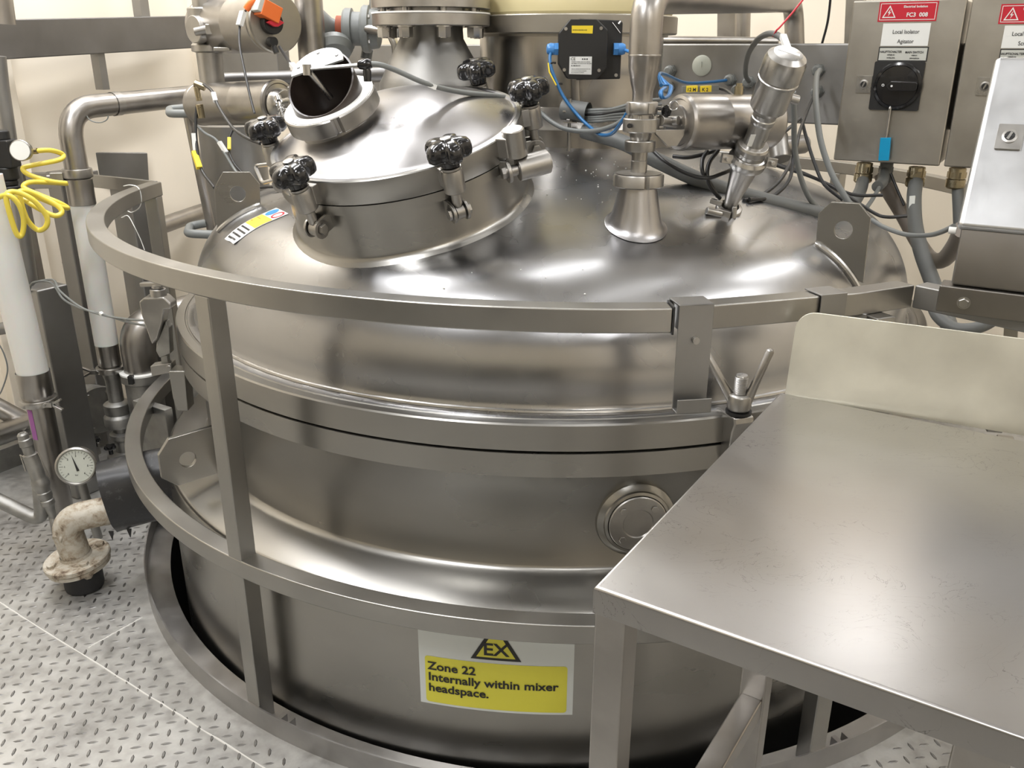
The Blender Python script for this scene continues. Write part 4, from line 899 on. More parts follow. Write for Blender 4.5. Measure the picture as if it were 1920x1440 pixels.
# height of the back edge found from the lid's far corner
qn = aY(1875, 112, 1.5); 
def solve_back():
    best = None
    for k in range(60, 400, 4):
        p = dpt(.004, k/1000, 0); 
        z = zof(p.y, 112); px = 960+F*p.x/(p.y*cP-(z-HC)*sP)
        if best is None or abs(px-1873) < best[0]: best = (abs(px-1873), k/1000, z)
    return best
_, bk, zbk = solve_back()
mb = MB(); side = [(0, zbm), (0, zf-.004), (bk, zbk-.006), (bk, zbm)]
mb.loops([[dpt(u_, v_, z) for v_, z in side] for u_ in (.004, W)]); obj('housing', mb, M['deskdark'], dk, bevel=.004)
ln = Vector((0, 0, 1)); sl = (dpt(0, bk, zbk)-dpt(0, 0, zf)).normalized(); ln = U.cross(sl).normalized()
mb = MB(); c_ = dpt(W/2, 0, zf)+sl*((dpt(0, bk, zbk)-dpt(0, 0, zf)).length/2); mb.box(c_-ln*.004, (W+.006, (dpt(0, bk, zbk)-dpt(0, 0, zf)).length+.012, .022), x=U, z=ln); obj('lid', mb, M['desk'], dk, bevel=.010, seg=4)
lq = aP(1893, 258, dpt(0, 0, zf)+ln*.008, ln); lock_(dk, lq, U, sl, ln, .040)
q = aY(1786, 432, 1.52); mb = MB(); mb.cyl(q-U*.006, q+U*.006, .006); obj('cable_entry', mb, M['white'], dk)
# arm under the desk
ar = thing('desk_arm', 'dark steel channel with hex bolt carrying the control desk', 'bracket', aP(1800, 590, do-V*.006, V))
am = [aP(x, y, do-V*.004, V) for x, y in ((1777, 536), (1777, 583))]
zt_a = zbm-.002; hgt = .048
mb = MB(); mb.box(dpt(W/2-.008, .02, zt_a-hgt/2), (W+.01, .05, hgt), x=U); obj('channel', mb, M['deskdark'], ar, bevel=.003)
q = aP(1807, 568, do-V*.006, V); mb = MB(); mb.hexnut(q, -V, .009, .007, uu=(0, 0, 1)); mb.lathe([(.011, 0), (.011, .001)], q, -V, n=24); obj('hex_bolt', mb, M['flange'], ar)
mb = MB(); mb.bar(aY(1897, 600, 1.52), aY(1893, 660, 1.52), .022, .022, up=V); obj('upright', mb, M['cab'], ar)

# ------------------------------------------------------------------ work table
TZ = .925
tA = aZ(1113, 1100, TZ); tB = aZ(1463, 735, TZ)
tdir_v = (tB-tA).normalized(); tdir_u = Vector((tdir_v.y, -tdir_v.x, 0)); tl = (tB-tA).length; tw = 1.9
# blend with the room direction so the front edge follows the photograph
fe = (aZ(1920, 1382, TZ)-tA).normalized(); tdir_u = fe
tdir_v2 = tdir_v
tab = thing('work_table', 'scratched stainless steel work table in the right foreground', 'table', (tA.x+.4, tA.y+.1, 0))
poly = [tA, tA+tdir_u*tw, tA+tdir_u*tw+tdir_v2*tl, tB]
mb = MB(); th = .036
def rounded_top(poly, r_, z, th):
    # rolled front and side edges
    cen = sum(poly, Vector())/4; rings = []
    def inset(d_, zz):
        out = []
        n_ = len(poly)
        for i in range(n_):
            p = poly[i]; a = (poly[i-1]-p).normalized(); b = (poly[(i+1) % n_]-p).normalized(); s_ = math.sqrt(max(1e-6, 1-a.dot(b)**2))
            q = p+(a+b)*d_/s_; out.append(Vector((q.x, q.y, zz)))
        return out
    for k in range(7):
        t = PI/2*k/6; rings.append(inset(r_*(1-math.cos(t)) if False else r_*(1-math.sin(t)), z-r_*(1-math.cos(t))))
    rings.append(inset(0, z-th)); rings.append(inset(.006, z-th)); rings.append(inset(.006, z-th+.01))
    return rings
rg = rounded_top(poly, .0045, TZ, th); mb.loops(rg, cap0=True, cap1=False); top_ = obj('table_top', mb, M['table'], tab, ang=80)
# legs
def leg(p, w_, z0, z1, name='leg'):
    mb = MB(); mb.box(Vector((p.x, p.y, (z0+z1)/2)), (w_, w_, z1-z0), x=tdir_u); return obj(name, mb, M['pipe'], tab, bevel=.003)
Lg = .040
l1 = tA+tdir_u*(.5*Lg+.001)+tdir_v2*(.5*Lg+.003)
leg(l1, Lg, 0, TZ-.034); 
l2 = tB+tdir_u*.20-tdir_v2*.03; 
q = aP(1843, 1400, tA+tdir_v2*.03, Vector((tdir_u.y, -tdir_u.x, 0))); leg(Vector((q.x, q.y, 0))+tdir_v2*.01, .05, 0, TZ-.034)
# inner leg with diagonal brace, seen under the top
q = aP(1412, 1330, tA+tdir_v2*.42, Vector((tdir_u.y, -tdir_u.x, 0))); ilp = Vector((q.x, q.y, 0)); leg(ilp, .042, 0, TZ-.034)
zj = zof(ilp.y-.02, 1305); b0_ = Vector((ilp.x, ilp.y, zj-.02))-tdir_v2*.02
dn = aY(1335, 1445, ilp.y-.16); mb = MB(); mb.bar(b0_, dn+(dn-b0_)*1.2, .036, .036, up=Z); obj('brace', mb, M['pipe'], tab, bevel=.003)
leg(tB-tdir_v2*.06+tdir_u*1.8, .04, 0, TZ-.034); leg(tA+tdir_u*(tw-.03)+tdir_v2*.03, .04, 0, TZ-.034)
# splashback
s0 = aZ(1472, 738, TZ); s1 = aZ(1920, 812, TZ); sd = (s1-s0).normalized(); sn = Vector((sd.y, -sd.x, 0))
hs = aP(1560, 590, s0, sn).z-TZ; 
sl_ = 1.0; rr_ = .034; pl_ = [(0, -.004), (sl_, -.004), (sl_, hs)]+[(rr_+.004-rr_*math.sin(a), hs-rr_+rr_*math.cos(a)) for a in [PI/2*k/8 for k in range(9)]]
zz_ = aP(1530, 587, s0, sn)
mb = MB(); mb.prism(pl_, s0, sd, Z, .003); obj('splashback', mb, M['splash'], tab, bevel=.0008)

# ------------------------------------------------------------------ wing-nut clamp on the flange (right) and its bolt
wc = aZ(1382, 772, .8135); wc = Vector((wc.x, wc.y, .8135)); drv = (wc-TC); drv.z = 0; drv.normalize(); wc = TC+drv*(RF+.018)+Z*.82
wx, wy = wc.x-.014, wc.y; wzf = lambda py: zof(wy, py)
wct = thing('wing_nut_clamp', 'steel wing nut clamp with threaded bolt on the tank flange by the table', 'clamp', (wx, wy, .69))
mb = MB(); zc0, zc1 = wzf(762), wzf(702)
pr = [(.0125, zc0-.03)]; z = zc0
while z < zc1-.004: pr += [(.0125, z), (.0138, z+.0012), (.0125, z+.0024)]; z += .0026
pr += [(.0125, zc1-.003), (.011, zc1), (.001, zc1+.001)]
mb.lathe(pr, (wx, wy, 0), n=28, cap=False); obj('threaded_bolt', mb, M['flange'], wct, ang=20)
mb = MB(); mb.lathe([(.013, wzf(736)), (.0225, wzf(737)), (.025, wzf(742)), (.024, wzf(762)), (.022, wzf(766)), (.013, wzf(766))], (wx, wy, 0), n=32, cap=False)
for tip in ((1446, 655, wy-.02), (1312, 640, wy+.02)):
    tp = aY(*tip); bs = Vector((wx, wy, wzf(750)))+(Vector((tp.x, tp.y, 0))-Vector((wx, wy, 0))).normalized()*.015
    mb.tube([bs, bs.lerp(tp, .3), bs.lerp(tp, .97), tp], .008, 14, radii=[.0105, .0085, .0078, .005])
obj('wing_nut', mb, M['flange'], wct, ang=60)
mb = MB(); mb.lathe([(.014, wzf(773)), (.026, wzf(773)), (.026, wzf(768)), (.014, wzf(768))], (wx, wy, 0), n=28, cap=False); obj('washer', mb, M['matblack'], wct)
tgv = Vector((-drv.y, drv.x, 0)); mb = MB()
mb.prism([(-.048, 0), (.022, 0), (.026, -.012), (.018, -.034), (.012, -.085), (-.008, -.12), (-.022, -.115), (-.020, -.03), (-.048, -.018)], Vector((wx, wy, wzf(774))), drv, Z, .046); obj('clamp_claw', mb, M['flange'], wct, bevel=.004)
# left clamp
lcl = thing('swing_clamp', 'wedge shaped steel clamp gripping the tank flange left of the rail post', 'clamp', aY(300, 760, 2.3))
al = math.atan2(2.25-TC.y, -1.0-TC.x); 
cy_ = 2.26
mb = MB(); slab_ = lambda pl, y, t_: mb.prism([(p.x, p.z) for p in pxpoly(pl, y)], (0, y, 0), (1, 0, 0), (0, 0, 1), t_)
slab_([(266, 562), (275, 555), (312, 553), (326, 566), (325, 576), (313, 577), (310, 600), (300, 632), (290, 642), (270, 585)], cy_, .045); obj('wedge_arm', mb, M['flange'], lcl, bevel=.005)
mb = MB(); q = aY(298, 556, cy_); mb.cyl(q, q+Z*.022, .021); mb.cyl(q+Z*.022, q+Z*.034, .015); mb.box(q+Vector((-.012, 0, .034)), (.07, .02, .012), x=(1, -.3, .1)); obj('cap_nut', mb, M['flange'], lcl, bevel=.003)
mb = MB(); slab_([(297, 640), (314, 600), (320, 610), (323, 660), (303, 668), (296, 655)], cy_+.01, .03); slab_([(303, 664), (316, 664), (318, 685), (306, 686)], cy_+.01, .02); obj('stem', mb, M['dusty'], lcl, bevel=.003)
mb = MB(); slab_([(286, 683), (325, 677), (327, 694), (289, 702)], cy_+.0, .035); q = aY(317, 689, cy_-.018); mb.cyl(q, q-Vector((0, .004, 0)), .007); obj('pivot_bracket', mb, M['flange'], lcl, bevel=.002)
mb = MB(); slab_([(322, 690), (352, 690), (359, 764), (338, 764), (330, 740)], 2.22, .05); obj('pillar', mb, M['shell'], lcl, bevel=.003)

# ------------------------------------------------------------------ writing on the tank
def on_tank(Rt, eps):
    def f_(s_, z): a = s_/Rt; return Vector((TC.x+(Rt+eps)*math.sin(a), TC.y-(Rt+eps)*math.cos(a), z))
    return f_
Rt = 1.18
def tk(px, py):     # pixel -> (arc, z) on the lower shell
    d_ = ray(px, py); a = d_.x**2+d_.y**2; b = -2*(d_.x*TC.x+d_.y*TC.y); c_ = TC.x**2+TC.y**2-Rt**2; t = (-b-math.sqrt(b*b-4*a*c_))/(2*a)
    q = EYE+d_*t; return (Rt*math.atan2(q.x-TC.x, TC.y-q.y), q.z)
sg = thing('warning_sign', 'yellow and white EX Zone 22 warning sign on the lower tank wall', 'sign', (0, 0, 0))
sBL = tk(789.5, 1311); sBR = tk(1073, 1343); sTL = tk(789, 1185)
sgo = on_tank(Rt, .0012)(*sBL); sg.location = sgo; WL[sg.name] = sgo
sw_ = sBR[0]-sBL[0]; zb_s = (sBL[1]+sBR[1])/2; x_s = sBL[0]
def curved(mb, poly, eps, m=0, nx_=24):
    fn_ = on_tank(Rt, eps); xs_ = [p[0] for p in poly]; a, b = min(xs_), max(xs_)
    tmp = bmesh.new(); vv = [tmp.verts.new((p[0], p[1], 0)) for p in poly]; tmp.faces.new(vv)
    for k in range(1, nx_):
        x = a+(b-a)*k/nx_; bmesh.ops.bisect_plane(tmp, geom=list(tmp.verts)+list(tmp.edges)+list(tmp.faces), plane_co=(x, 0, 0), plane_no=(1, 0, 0))
    for v in tmp.verts: v.co = fn_(v.co.x, v.co.y)
    mb.join(tmp, m)
hs_ = sw_*.62
mb = MB(); curved(mb, [(x_s, zb_s), (x_s+sw_, zb_s), (x_s+sw_, zb_s+hs_), (x_s, zb_s+hs_)], .0012); obj('white_panel', mb, M['signw'], sg)
yt = tk(830, 1231)[1]; mb = MB(); h_y = yt-zb_s-.008; curved(mb, [(x+x_s, y+zb_s) for x, y in rrect(sw_*.92, h_y, .007, 4, sw_*.5, .006+h_y/2)], .0018); obj('yellow_panel', mb, M['signy'], sg)
# triangle
tb = tk(930, 1241); cxn = tb[0]; zb_t = tk(885, 1233)[1]; wt = (tk(978, 1243)[0]-tk(883, 1235)[0]); hT = wt*.86
mb = MB(); curved(mb, [(cxn-wt/2, zb_t), (cxn+wt/2, zb_t), (cxn+.002, zb_t+hT), (cxn-.002, zb_t+hT)], .0022); obj('triangle_border', mb, M['ink'], sg)
k_ = .13; mb = MB(); curved(mb, [(cxn-wt*.385, zb_t+wt*.062), (cxn+wt*.385, zb_t+wt*.062), (cxn, zb_t+hT*.86)], .0028); obj('triangle_field', mb, M['signy'], sg)
mb = MB(); ft = on_tank(Rt, .0034)
add_text(mb, text('EX', wt*.40, .0009, 'CENTER'), lambda a, b: ft(cxn+a*1.05, zb_t+wt*.12+b))
p1_ = tk(803, 1252); ls = tk(803, 1252)[1]-tk(803, 1272)[1]; fs_ = ls*1.02
for k, s_ in enumerate(('Zone 22', 'Internally within mixer', 'headspace.')):
    add_text(mb, text(s_, fs_, .0007), lambda a, b, k=k: ft(p1_[0]+a*1.06, p1_[1]-ls*k*1.0+b))
obj('lettering', mb, M['ink'], sg)

# sticker on the dome
stp = [domehit(x, y) for x, y in ((421, 449), (438, 462), (541, 402), (518, 391))]
o_s = stp[0]; sx = (stp[3]-stp[0]); sy = (stp[1]-stp[0])
stk = thing('sticker', 'small white, orange and blue safety sticker on the left of the dome', 'sticker', o_s)
def stf(a, b, e): q = stp[0].lerp(stp[3], a).lerp(stp[1].lerp(stp[2], a), b); return Vector((q.x, q.y, domez(q.x, q.y)+.0015+e+ (.004*(max(0, .12-a)/.12) if b > .5 else 0)))
def stq(mb, a0, a1, b0, b1, e, n=12):
    rows = [[stf(a0+(a1-a0)*i/n, b0+(b1-b0)*j/3, e) for j in range(4)] for i in range(n+1)]
    mb.loops(rows, closed=False)
mb = MB(); stq(mb, 0, 1, 0, 1, 0); obj('paper', mb, M['label'], stk)
mb = MB(); stq(mb, .40, .72, .05, .97, .0008); obj('orange_block', mb, M['ldpe'], stk)
def ell(mb, ca, cb, ra, rb, e, n=24, ring=None):
    po = [stf(ca+ra*math.cos(2*PI*k/n), cb+rb*math.sin(2*PI*k/n), e) for k in range(n)]
    if ring: pi = [stf(ca+ra*ring*math.cos(2*PI*k/n), cb+rb*ring*math.sin(2*PI*k/n), e) for k in range(n)]; mb.loops([po, pi], cap0=False, cap1=False)
    else: mb.face([mb.b.verts.new(p) for p in po])
mb = MB(); ell(mb, .86, .28, .125, .2, .0008); obj('blue_disc', mb, M['lblue'], stk)
mb = MB(); ell(mb, .86, .75, .12, .2, .0008, ring=.72); obj('red_ring', mb, M['signred'], stk)
mb = MB()
def sttext(s_, a, b, sz): # reading across the strip
    L_ = (stp[1]-stp[0]).length; La = (stp[3]-stp[0]).length
    add_text(mb, text(s_, sz), lambda x, y: stf(a+y/La, b+x/L_, .0018))
for s_, a in (('Confined Space', .60), ('Danger !', .49)): sttext(s_, a, .10, .0056)
def stt(a, b, e=0): return stf(a, b, .0018)
for k in range(4):
    b = .12
    while b < .85:
        w_ = rs_.uniform(.03, .09); a_ = .30-k*.085; mb.face([mb.b.verts.new(stf(*q_, .0012)) for q_ in ((a_, b), (a_, b+w_), (a_+.035, b+w_), (a_+.035, b))]); b += w_+.03
obj('lettering', mb, M['ink'], stk)

# ------------------------------------------------------------------ left side plant
def vtube(label, name, cat, px, py0, py1, y, r_, mat): pass
# support beam along the left wall with hangers
lb0 = aY(-30, 113, 3.05); lb1 = aY(352, 90, 3.86); h0 = .122
lbm = thing('support_beam', 'long grey steel beam at top left with hangers', 'beam', (lb0+lb1)/2)
dl = (lb1-lb0); dlh = dl.normalized(); mb = MB(); mb.bar(lb0+Z*h0/2, lb1+Z*h0/2, .08, h0, up=Z); obj('box_section', mb, M['lbeam'], lbm, bevel=.004)
def beamat(px): return aP(px, 100, lb0, Vector((dlh.y, -dlh.x, 0)))
q = beamat(276); mb = MB(); mb.bar(q+Z*.1, q+Z*.6, .042, .042, up=dlh); obj('hanger', mb, M['beam'], lbm)
q = beamat(176); q2 = aY(193, 168, q.y+.02); mb = MB(); mb.bar(Vector((q2.x, q2.y, q.z+.03)), Vector((q2.x, q2.y, q2.z)), .04, .03, up=dlh); obj('hanger', mb, M['beam'], lbm)
# upright frame at far left
pipe_obj('pipe', 'upright steel post at the far left above the beam', 'pipe', [aY(2, 45, 2.9), aY(-12, -60, 2.9)], .042, 'pipe')
pipe_obj('pipe', 'slim upright steel tube at the far left below the beam', 'pipe', [aY(-4, 105, 2.95), aY(2, 160, 2.95), aY(62, 560, 2.95)], .024, 'beam')
# air line: bent pipe, union, sight tube, lower fittings
tXr, tYr = -1.462, 3.0
zz = lambda py: zof(tYr, py)
sp = thing('transfer_pipe', 'bent steel pipe with clamp coming down to the right-hand white tube', 'pipe', (tXr, tYr, zz(385)))
hx0 = aY(360, 180, 3.45); el = Vector((tXr, tYr, zz(183)))
mb = MB(); mb.tube(fillet([Vector((tXr, tYr, zz(325))), Vector((tXr, tYr, hx0.z-.02)), hx0], .11, 12), .0375, 28); obj('bend', mb, M['pipe'], sp, ang=60)
mb = MB(); mb.lathe([(.038, zz(334)), (.047, zz(334)), (.048, zz(332)), (.048, zz(320)), (.047, zz(317)), (.038, zz(317))], (tXr, tYr, 0), n=36, cap=False); q = Vector((tXr-.055, tYr-.03, zz(330))); mb.box(q, (.04, .026, .026), x=(1, .3, 0)); mb.cyl(q-Vector((.03, .01, 0)), q+Vector((.02, 0, 0)), .006); obj('clamp', mb, M['flange'], sp, bevel=.002)
mb = MB(); mb.lathe([(.041, zz(335)), (.0435, zz(337)), (.0435, zz(384)), (.041, zz(385))], (tXr, tYr, 0), n=36); obj('ferrule', mb, M['pipe'], sp)
q = aY(185, 171, 3.03); mb = MB(); mb.lathe([(.0395, -.014), (.0395, .014)], Vector((tXr, tYr, hx0.z-.02)).lerp(hx0, .36), (hx0-Vector((tXr, tYr, hx0.z-.02))).normalized(), n=28, cap=False); obj('pipe_clip', mb, M['flange'], sp)
mb = MB(); q = aY(181, 205, 3.02); mb.tube([q+Vector((.035*math.cos(a), 0, -.02+.022*math.sin(a)-.0)) for a in [PI+PI*k/14 for k in range(15)]], .002, 6); obj('wire_loop', mb, M['cableg'], sp)
st_ = thing('sight_tube', 'milky white plastic tube behind the left end of the guard rail', 'tube', (tXr, tYr, zz(745)), group='milky white sight tubes')
mb = MB(); mb.lathe([(.0405, zz(646)), (.0405, zz(380))], (tXr, tYr, 0), n=36); obj('tube', mb, M['ptfe'], st_)
mb = MB(); mb.lathe([(.037, zz(648)), (.0395, zz(645)), (.0395, zz(682)), (.037, zz(686))], (tXr, tYr, 0), n=36); obj('ferrule', mb, M['pipe'], st_)
def triclamp(t, x, y, z, r_, wing, nm='clamp'):
    mb = MB(); mb.lathe([(r_*.8, z-.012), (r_, z-.010), (r_*1.02, z-.004), (r_*1.02, z+.004), (r_, z+.010), (r_*.8, z+.012)], (x, y, 0), n=36, cap=False)
    w0 = Vector((x, y, z))+wing*r_*.9+Vector((0, -r_*.5, 0)); mb.box(w0, (.03, .02, .016), x=wing)
    for s_ in (-1, 1): mb.bar(w0+wing*.01, w0+wing*.045+Z*.018*s_, .012, .007)
    mb.cyl(w0-wing*.012+Vector((0, -.014, 0)), w0-wing*.012+Vector((0, .014, 0)), .006); obj(nm, mb, M['bright'], t, bevel=.001)
triclamp(st_, tXr, tYr, zz(692), .050, Vector((-.95, -.2, 0)))
mb = MB(); mb.lathe([(.032, zz(697)), (.031, zz(706)), (.027, zz(712)), (.027, zz(752)), (.042, zz(755)), (.047, zz(757)), (.047, zz(772)), (.044, zz(775)), (.052, zz(779)), (.054, zz(781)), (.054, zz(795)), (.050, zz(798)), (.030, zz(800)), (.030, zz(808)), (.044, zz(812)), (.044, zz(820)), (.03, zz(826)), (.03, zz(845)), (.062, zz(850)), (.066, zz(856)), (.066, zz(870)), (.04, zz(880)), (.04, zz(930))], (tXr, tYr, 0), n=40); obj('flange_stack', mb, M['dusty'], st_, ang=30)
# left-hand white tube
tXl, tYl = -1.528, 2.62
zl = lambda py: zof(tYl, py)
sl2 = thing('sight_tube', 'milky white plastic tube at the left edge above a wing clamp', 'tube', (tXl, tYl, 0), group='milky white sight tubes')
mb = MB(); mb.cyl((tXl, tYl, zl(700)), (tXl-.022, tYl, zl(330)), .047, n=40); obj('tube', mb, M['ptfe'], sl2)
mb = MB(); mb.lathe([(.046, zl(702)), (.050, zl(697)), (.050, zl(738)), (.045, zl(746))], (tXl, tYl, 0), n=40); obj('ferrule', mb, M['pipe'], sl2)
triclamp(sl2, tXl, tYl, zl(752), .056, Vector((.97, -.1, 0)))
mb = MB(); mb.lathe([(.040, zl(758)), (.039, 0.0)], (tXl, tYl, 0), n=36); dp = obj('drop_pipe', mb, M['pipe'], sl2)
q = aY(66, 798, tYl-.041); mb = MB(); mb.lathe([(.0405, -.052), (.0405, .052)], Vector((tXl, tYl, q.z)), Z, n=12, cap=False, a0=math.radians(232), a1=math.radians(262), uu=(1, 0, 0)); pl__ = obj('purple_label', mb, M['purple'], dp)
# clips
reg = thing('pressure_regulator', 'dark air pressure regulator with small round gauge at the left edge', 'regulator', aY(10, 350, 2.8))
mb = MB(); rx = aY(8, 300, 2.8); mb.box(rx+Z*.02, (.075, .06, .085)); mb.cyl(rx+Z*.06, rx+Z*.09, .03); mb.cyl(rx-Z*.02, rx-Z*.06, .034); mb.cyl(rx-Z*.06, rx-Z*.078, .028); mb.cyl(rx-Z*.078, rx-Z*.10, .03); obj('body', mb, M['matblack'], reg, bevel=.006)
g0 = aY(38, 282, 2.74); gn = Vector((.12, -1, .12)).normalized(); mb = MB(); mb.lathe([(.02, -.03), (.030, -.02), (.032, .0), (.030, .003), (.028, .003)], g0, gn, n=36); obj('gauge_case', mb, M['flange'], reg); mb = MB(); mb.lathe([(.0285, .003), (.001, .0035)], g0, gn, n=36); obj('gauge_face', mb, M['label'], reg)
mb = MB(); mb.cyl(aY(56, 284, 2.8), aY(70, 283, 2.8), .009, n=12); obj('hose_nipple', mb, M['brass'], reg)
# yellow spiral hose
P = []
base_ = [(66, 283, 2.8), (95, 282, 2.85), (118, 290, 2.9), (110, 300, 2.86), (60, 310, 2.8), (43, 316, 2.78), (55, 328, 2.78), (95, 340, 2.8), (125, 344, 2.84), (90, 342, 2.8), (55, 342, 2.74), (45, 352, 2.72), (75, 366, 2.72), (110, 380, 2.74), (127, 390, 2.76), (112, 387, 2.72), (75, 372, 2.7), (48, 362, 2.68), (30, 362, 2.66), (60, 384, 2.64), (100, 404, 2.66), (116, 398, 2.68), (105, 384, 2.68), (70, 366, 2.66), (40, 358, 2.62), (38, 372, 2.6), (50, 410, 2.6), (70, 431, 2.62), (86, 425, 2.62), (87, 405, 2.62), (62, 375, 2.6), (30, 360, 2.58), (12, 366, 2.56), (18, 400, 2.56), (32, 440, 2.57), (42, 438, 2.58), (44, 410, 2.58), (34, 382, 2.57), (15, 366, 2.56), (-8, 372, 2.56)]
cable('yellow spiral air hose hanging in loops at the left edge', 'yellow', .0078, base_, name='air_hose', cat='hose')
# square steel columns
def sqcol(label, x0, y0, y, w_, pyt, zb_=0.0, mat='beam', d_=None):
    q = aY(x0, y0, y); zt_ = zof(y, pyt); mb = MB(); mb.box(Vector((q.x, q.y, (zb_+zt_)/2)), (w_, w_, zt_-zb_), x=d_ or U); return tag(obj('steel_post', mb, M[mat], bevel=.006), label, 'post', 'square steel posts on the left')
sqcol('short square steel post with capped top between the two white tubes', 112, 700, 2.86, .11, 536)
sqcol('tall square steel post just right of the capped post', 160, 560, 3.25, .085, 322)
sqcol('square steel post under the left tip of the guard rail', 268, 480, 3.12, .11, 345)
sqcol('slim square post at the left edge behind the yellow hose', 54, 420, 3.02, .03, 320, mat='pipe')
cable('upper thin cable from the capped post to the left flange clamp', 'cableg', .0033, [(60, 535, 2.8), (70, 528, 2.78), (100, 525, 2.76), (112, 545, 2.7), (150, 575, 2.6), (190, 590, 2.5), (235, 598, 2.4), (272, 601, 2.3)])
c = cable('lower thin cable from the capped post to the left flange clamp', 'cableg', .0033, [(55, 548, 2.8), (62, 530, 2.78), (96, 530, 2.76), (118, 560, 2.7), (150, 578, 2.62), (190, 588, 2.5), (240, 604, 2.4), (276, 611, 2.3)])
tagsleeve(188, 586, 2.495, 192, 590, 2.49, 'label', .009, c, 'cable_tie')
# left fence rail straight section joining the ring tip, with plates
lf = thing('guard_rail', 'straight steel rail running left from the tip of the curved guard rail', 'guard rail', (-1.5, 3.1, 1.0))
tipo = radial(174, RR-.02, 1.078); e_ = aZ(172, 327, 1.1); e_.z = 1.078; mb = MB(); mb.bar(tipo+Vector((.0, .015, 0)), e_, .012, .044); obj('flat_rail', mb, M['rail'], lf, bevel=.002)
e2_ = aY(60, 345, 3.25); mb = MB(); mb.bar(aY(20, 340, 3.3), aY(178, 335, 3.2), .05, .055); obj('cross_rail', mb, M['beam'], lf, bevel=.003)
mb = MB(); mb.bar(aY(150, 318, 3.55), aY(272, 318, 3.75), .06, .14); tag(obj('steel_plate', mb, M['beam'], bevel=.003), 'broad grey steel plate behind the left end of the guard rail', 'plate')
# zip ties on the rail tip
for k, (a, b, r_) in enumerate(((251, 370, 20), (258, 372, 22))):
    pass
cable('white cable tie looped round the tip of the guard rail', 'label', .0016, [(232, 349, 2.86), (245, 347, 2.80), (259, 352, 2.79), (265, 370, 2.79), (262, 388, 2.79), (248, 398, 2.82), (240, 396, 2.84)], name='cable_tie', cat='cable tie')
cable('loose white string hanging from the tip of the guard rail', 'label', .0014, [(228, 408, 2.86), (240, 405, 2.84), (252, 425, 2.80), (264, 450, 2.78), (271, 469, 2.76)], name='string', cat='string')
# horizontal pipes behind the rail, low left
pipe_obj('pipe', 'sloping steel pipe behind the ring, joining the left post to the grey drum', 'pipe', [aY(255, 440, 3.5), aY(380, 396, 3.9)], .034, 'pipe')
pipe_obj('pipe', 'grey horizontal pipe at the left edge behind the white tubes, at mid height', 'pipe', [aY(40, 515, 3.35), aY(125, 487, 3.42)], .030, 'pipe')
pipe_obj('pipe', 'thick dark handrail pipe low at the left edge', 'pipe', [aY(-30, 750, 2.95), aY(55, 795, 2.98)], .034, 'pipe')
pipe_obj('pipe', 'second handrail pipe crossing below the dark one at the left edge', 'pipe', [aY(-30, 815, 2.95), aY(60, 785, 2.9), aY(85, 775, 2.9)], .024, 'pipe')
pipe_obj('pipe', 'pale pipe running along the foot of the left wall', 'pipe', [ROOM0+U*.10+V*-.9+Z*.16, ROOM0+U*.10+V*.55+Z*.16], .03, 'dusty')
pipe_obj('pipe', 'dark square rail stub at the left edge below the yellow hose', 'pipe', [aY(-20, 620, 3.0), aY(28, 612, 3.0)], .022, 'beam')
cable('thin grey wire curling down at the left edge', 'cableg', .0025, [(-5, 640, 2.9), (8, 665, 2.9), (14, 695, 2.9), (4, 730, 2.9), (-5, 745, 2.9)])
# big elbow behind the left clamp
eb = thing('elbow_pipe', 'large grey pipe elbow with coupling behind the left flange clamp', 'pipe', aY(265, 820, 3.0))
ex = aY(265, 690, 3.0); mb = MB(); P = fillet([Vector((ex.x, ex.y, zof(3.0, 696))), Vector((ex.x, ex.y, zof(3.0, 612))), Vector((ex.x+.25, ex.y+.22, zof(3.0, 598)))], .12, 12); mb.tube(P, .060, 30); obj('elbow', mb, M['pipe'], eb, ang=60)
mb = MB(); mb.lathe([(.06, zof(3.0, 694)), (.072, zof(3.0, 695)), (.074, zof(3.0, 698)), (.074, zof(3.0, 712)), (.064, zof(3.0, 716)), (.062, zof(3.0, 860))], (ex.x, ex.y, 0), n=44); obj('lower_pipe', mb, M['dusty'], eb, ang=30)
mb = MB(); mb.lathe([(.0735, zof(3.0, 697)), (.076, zof(3.0, 698)), (.076, zof(3.0, 695)), (.06, zof(3.0, 694))], (ex.x, ex.y, 0), n=44, cap=False); obj('white_seal', mb, M['gasket'], eb)
q = aY(246, 712, 2.92); mb = MB(); mb.box(q, (.016, .02, .03)); obj('coupling_bolt', mb, M['matblack'], eb)
# pump head behind (round flange facing left) and valve parts
ph = thing('dosing_pump', 'rounded dusty pump casing behind the right-hand white tube fittings', 'pump', aY(175, 800, 3.2))
q = aY(175, 762, 3.15); mb = MB(); mb.lathe([(.001, -.07), (.05, -.066), (.078, -.05), (.084, -.02), (.084, .03), (.092, .035), (.092, .06), (.05, .065)], q, (.75, -.66, 0), n=44); obj('casing', mb, M['dusty'], ph, ang=30)
for k in range(6):
    a = k*PI/3; u_, v_, t_ = frame((.75, -.66, 0)); e = q+t_*.06+(u_*math.cos(a)+v_*math.sin(a))*.078; mb = MB(); mb.hexnut(e, t_, .010, .01); obj('bolt', mb, M['flange'], ph)
mb = MB(); q = aY(190, 855, 3.05); mb.box(q, (.16, .14, .03), x=(1, -.3, 0)); mb.box(q+Vector((-.03, -.02, .03)), (.06, .05, .06), x=(1, -.3, 0)); mb.box(q-Z*.12, (.10, .09, .24)); obj('mounting', mb, M['dusty'], ph, bevel=.003)
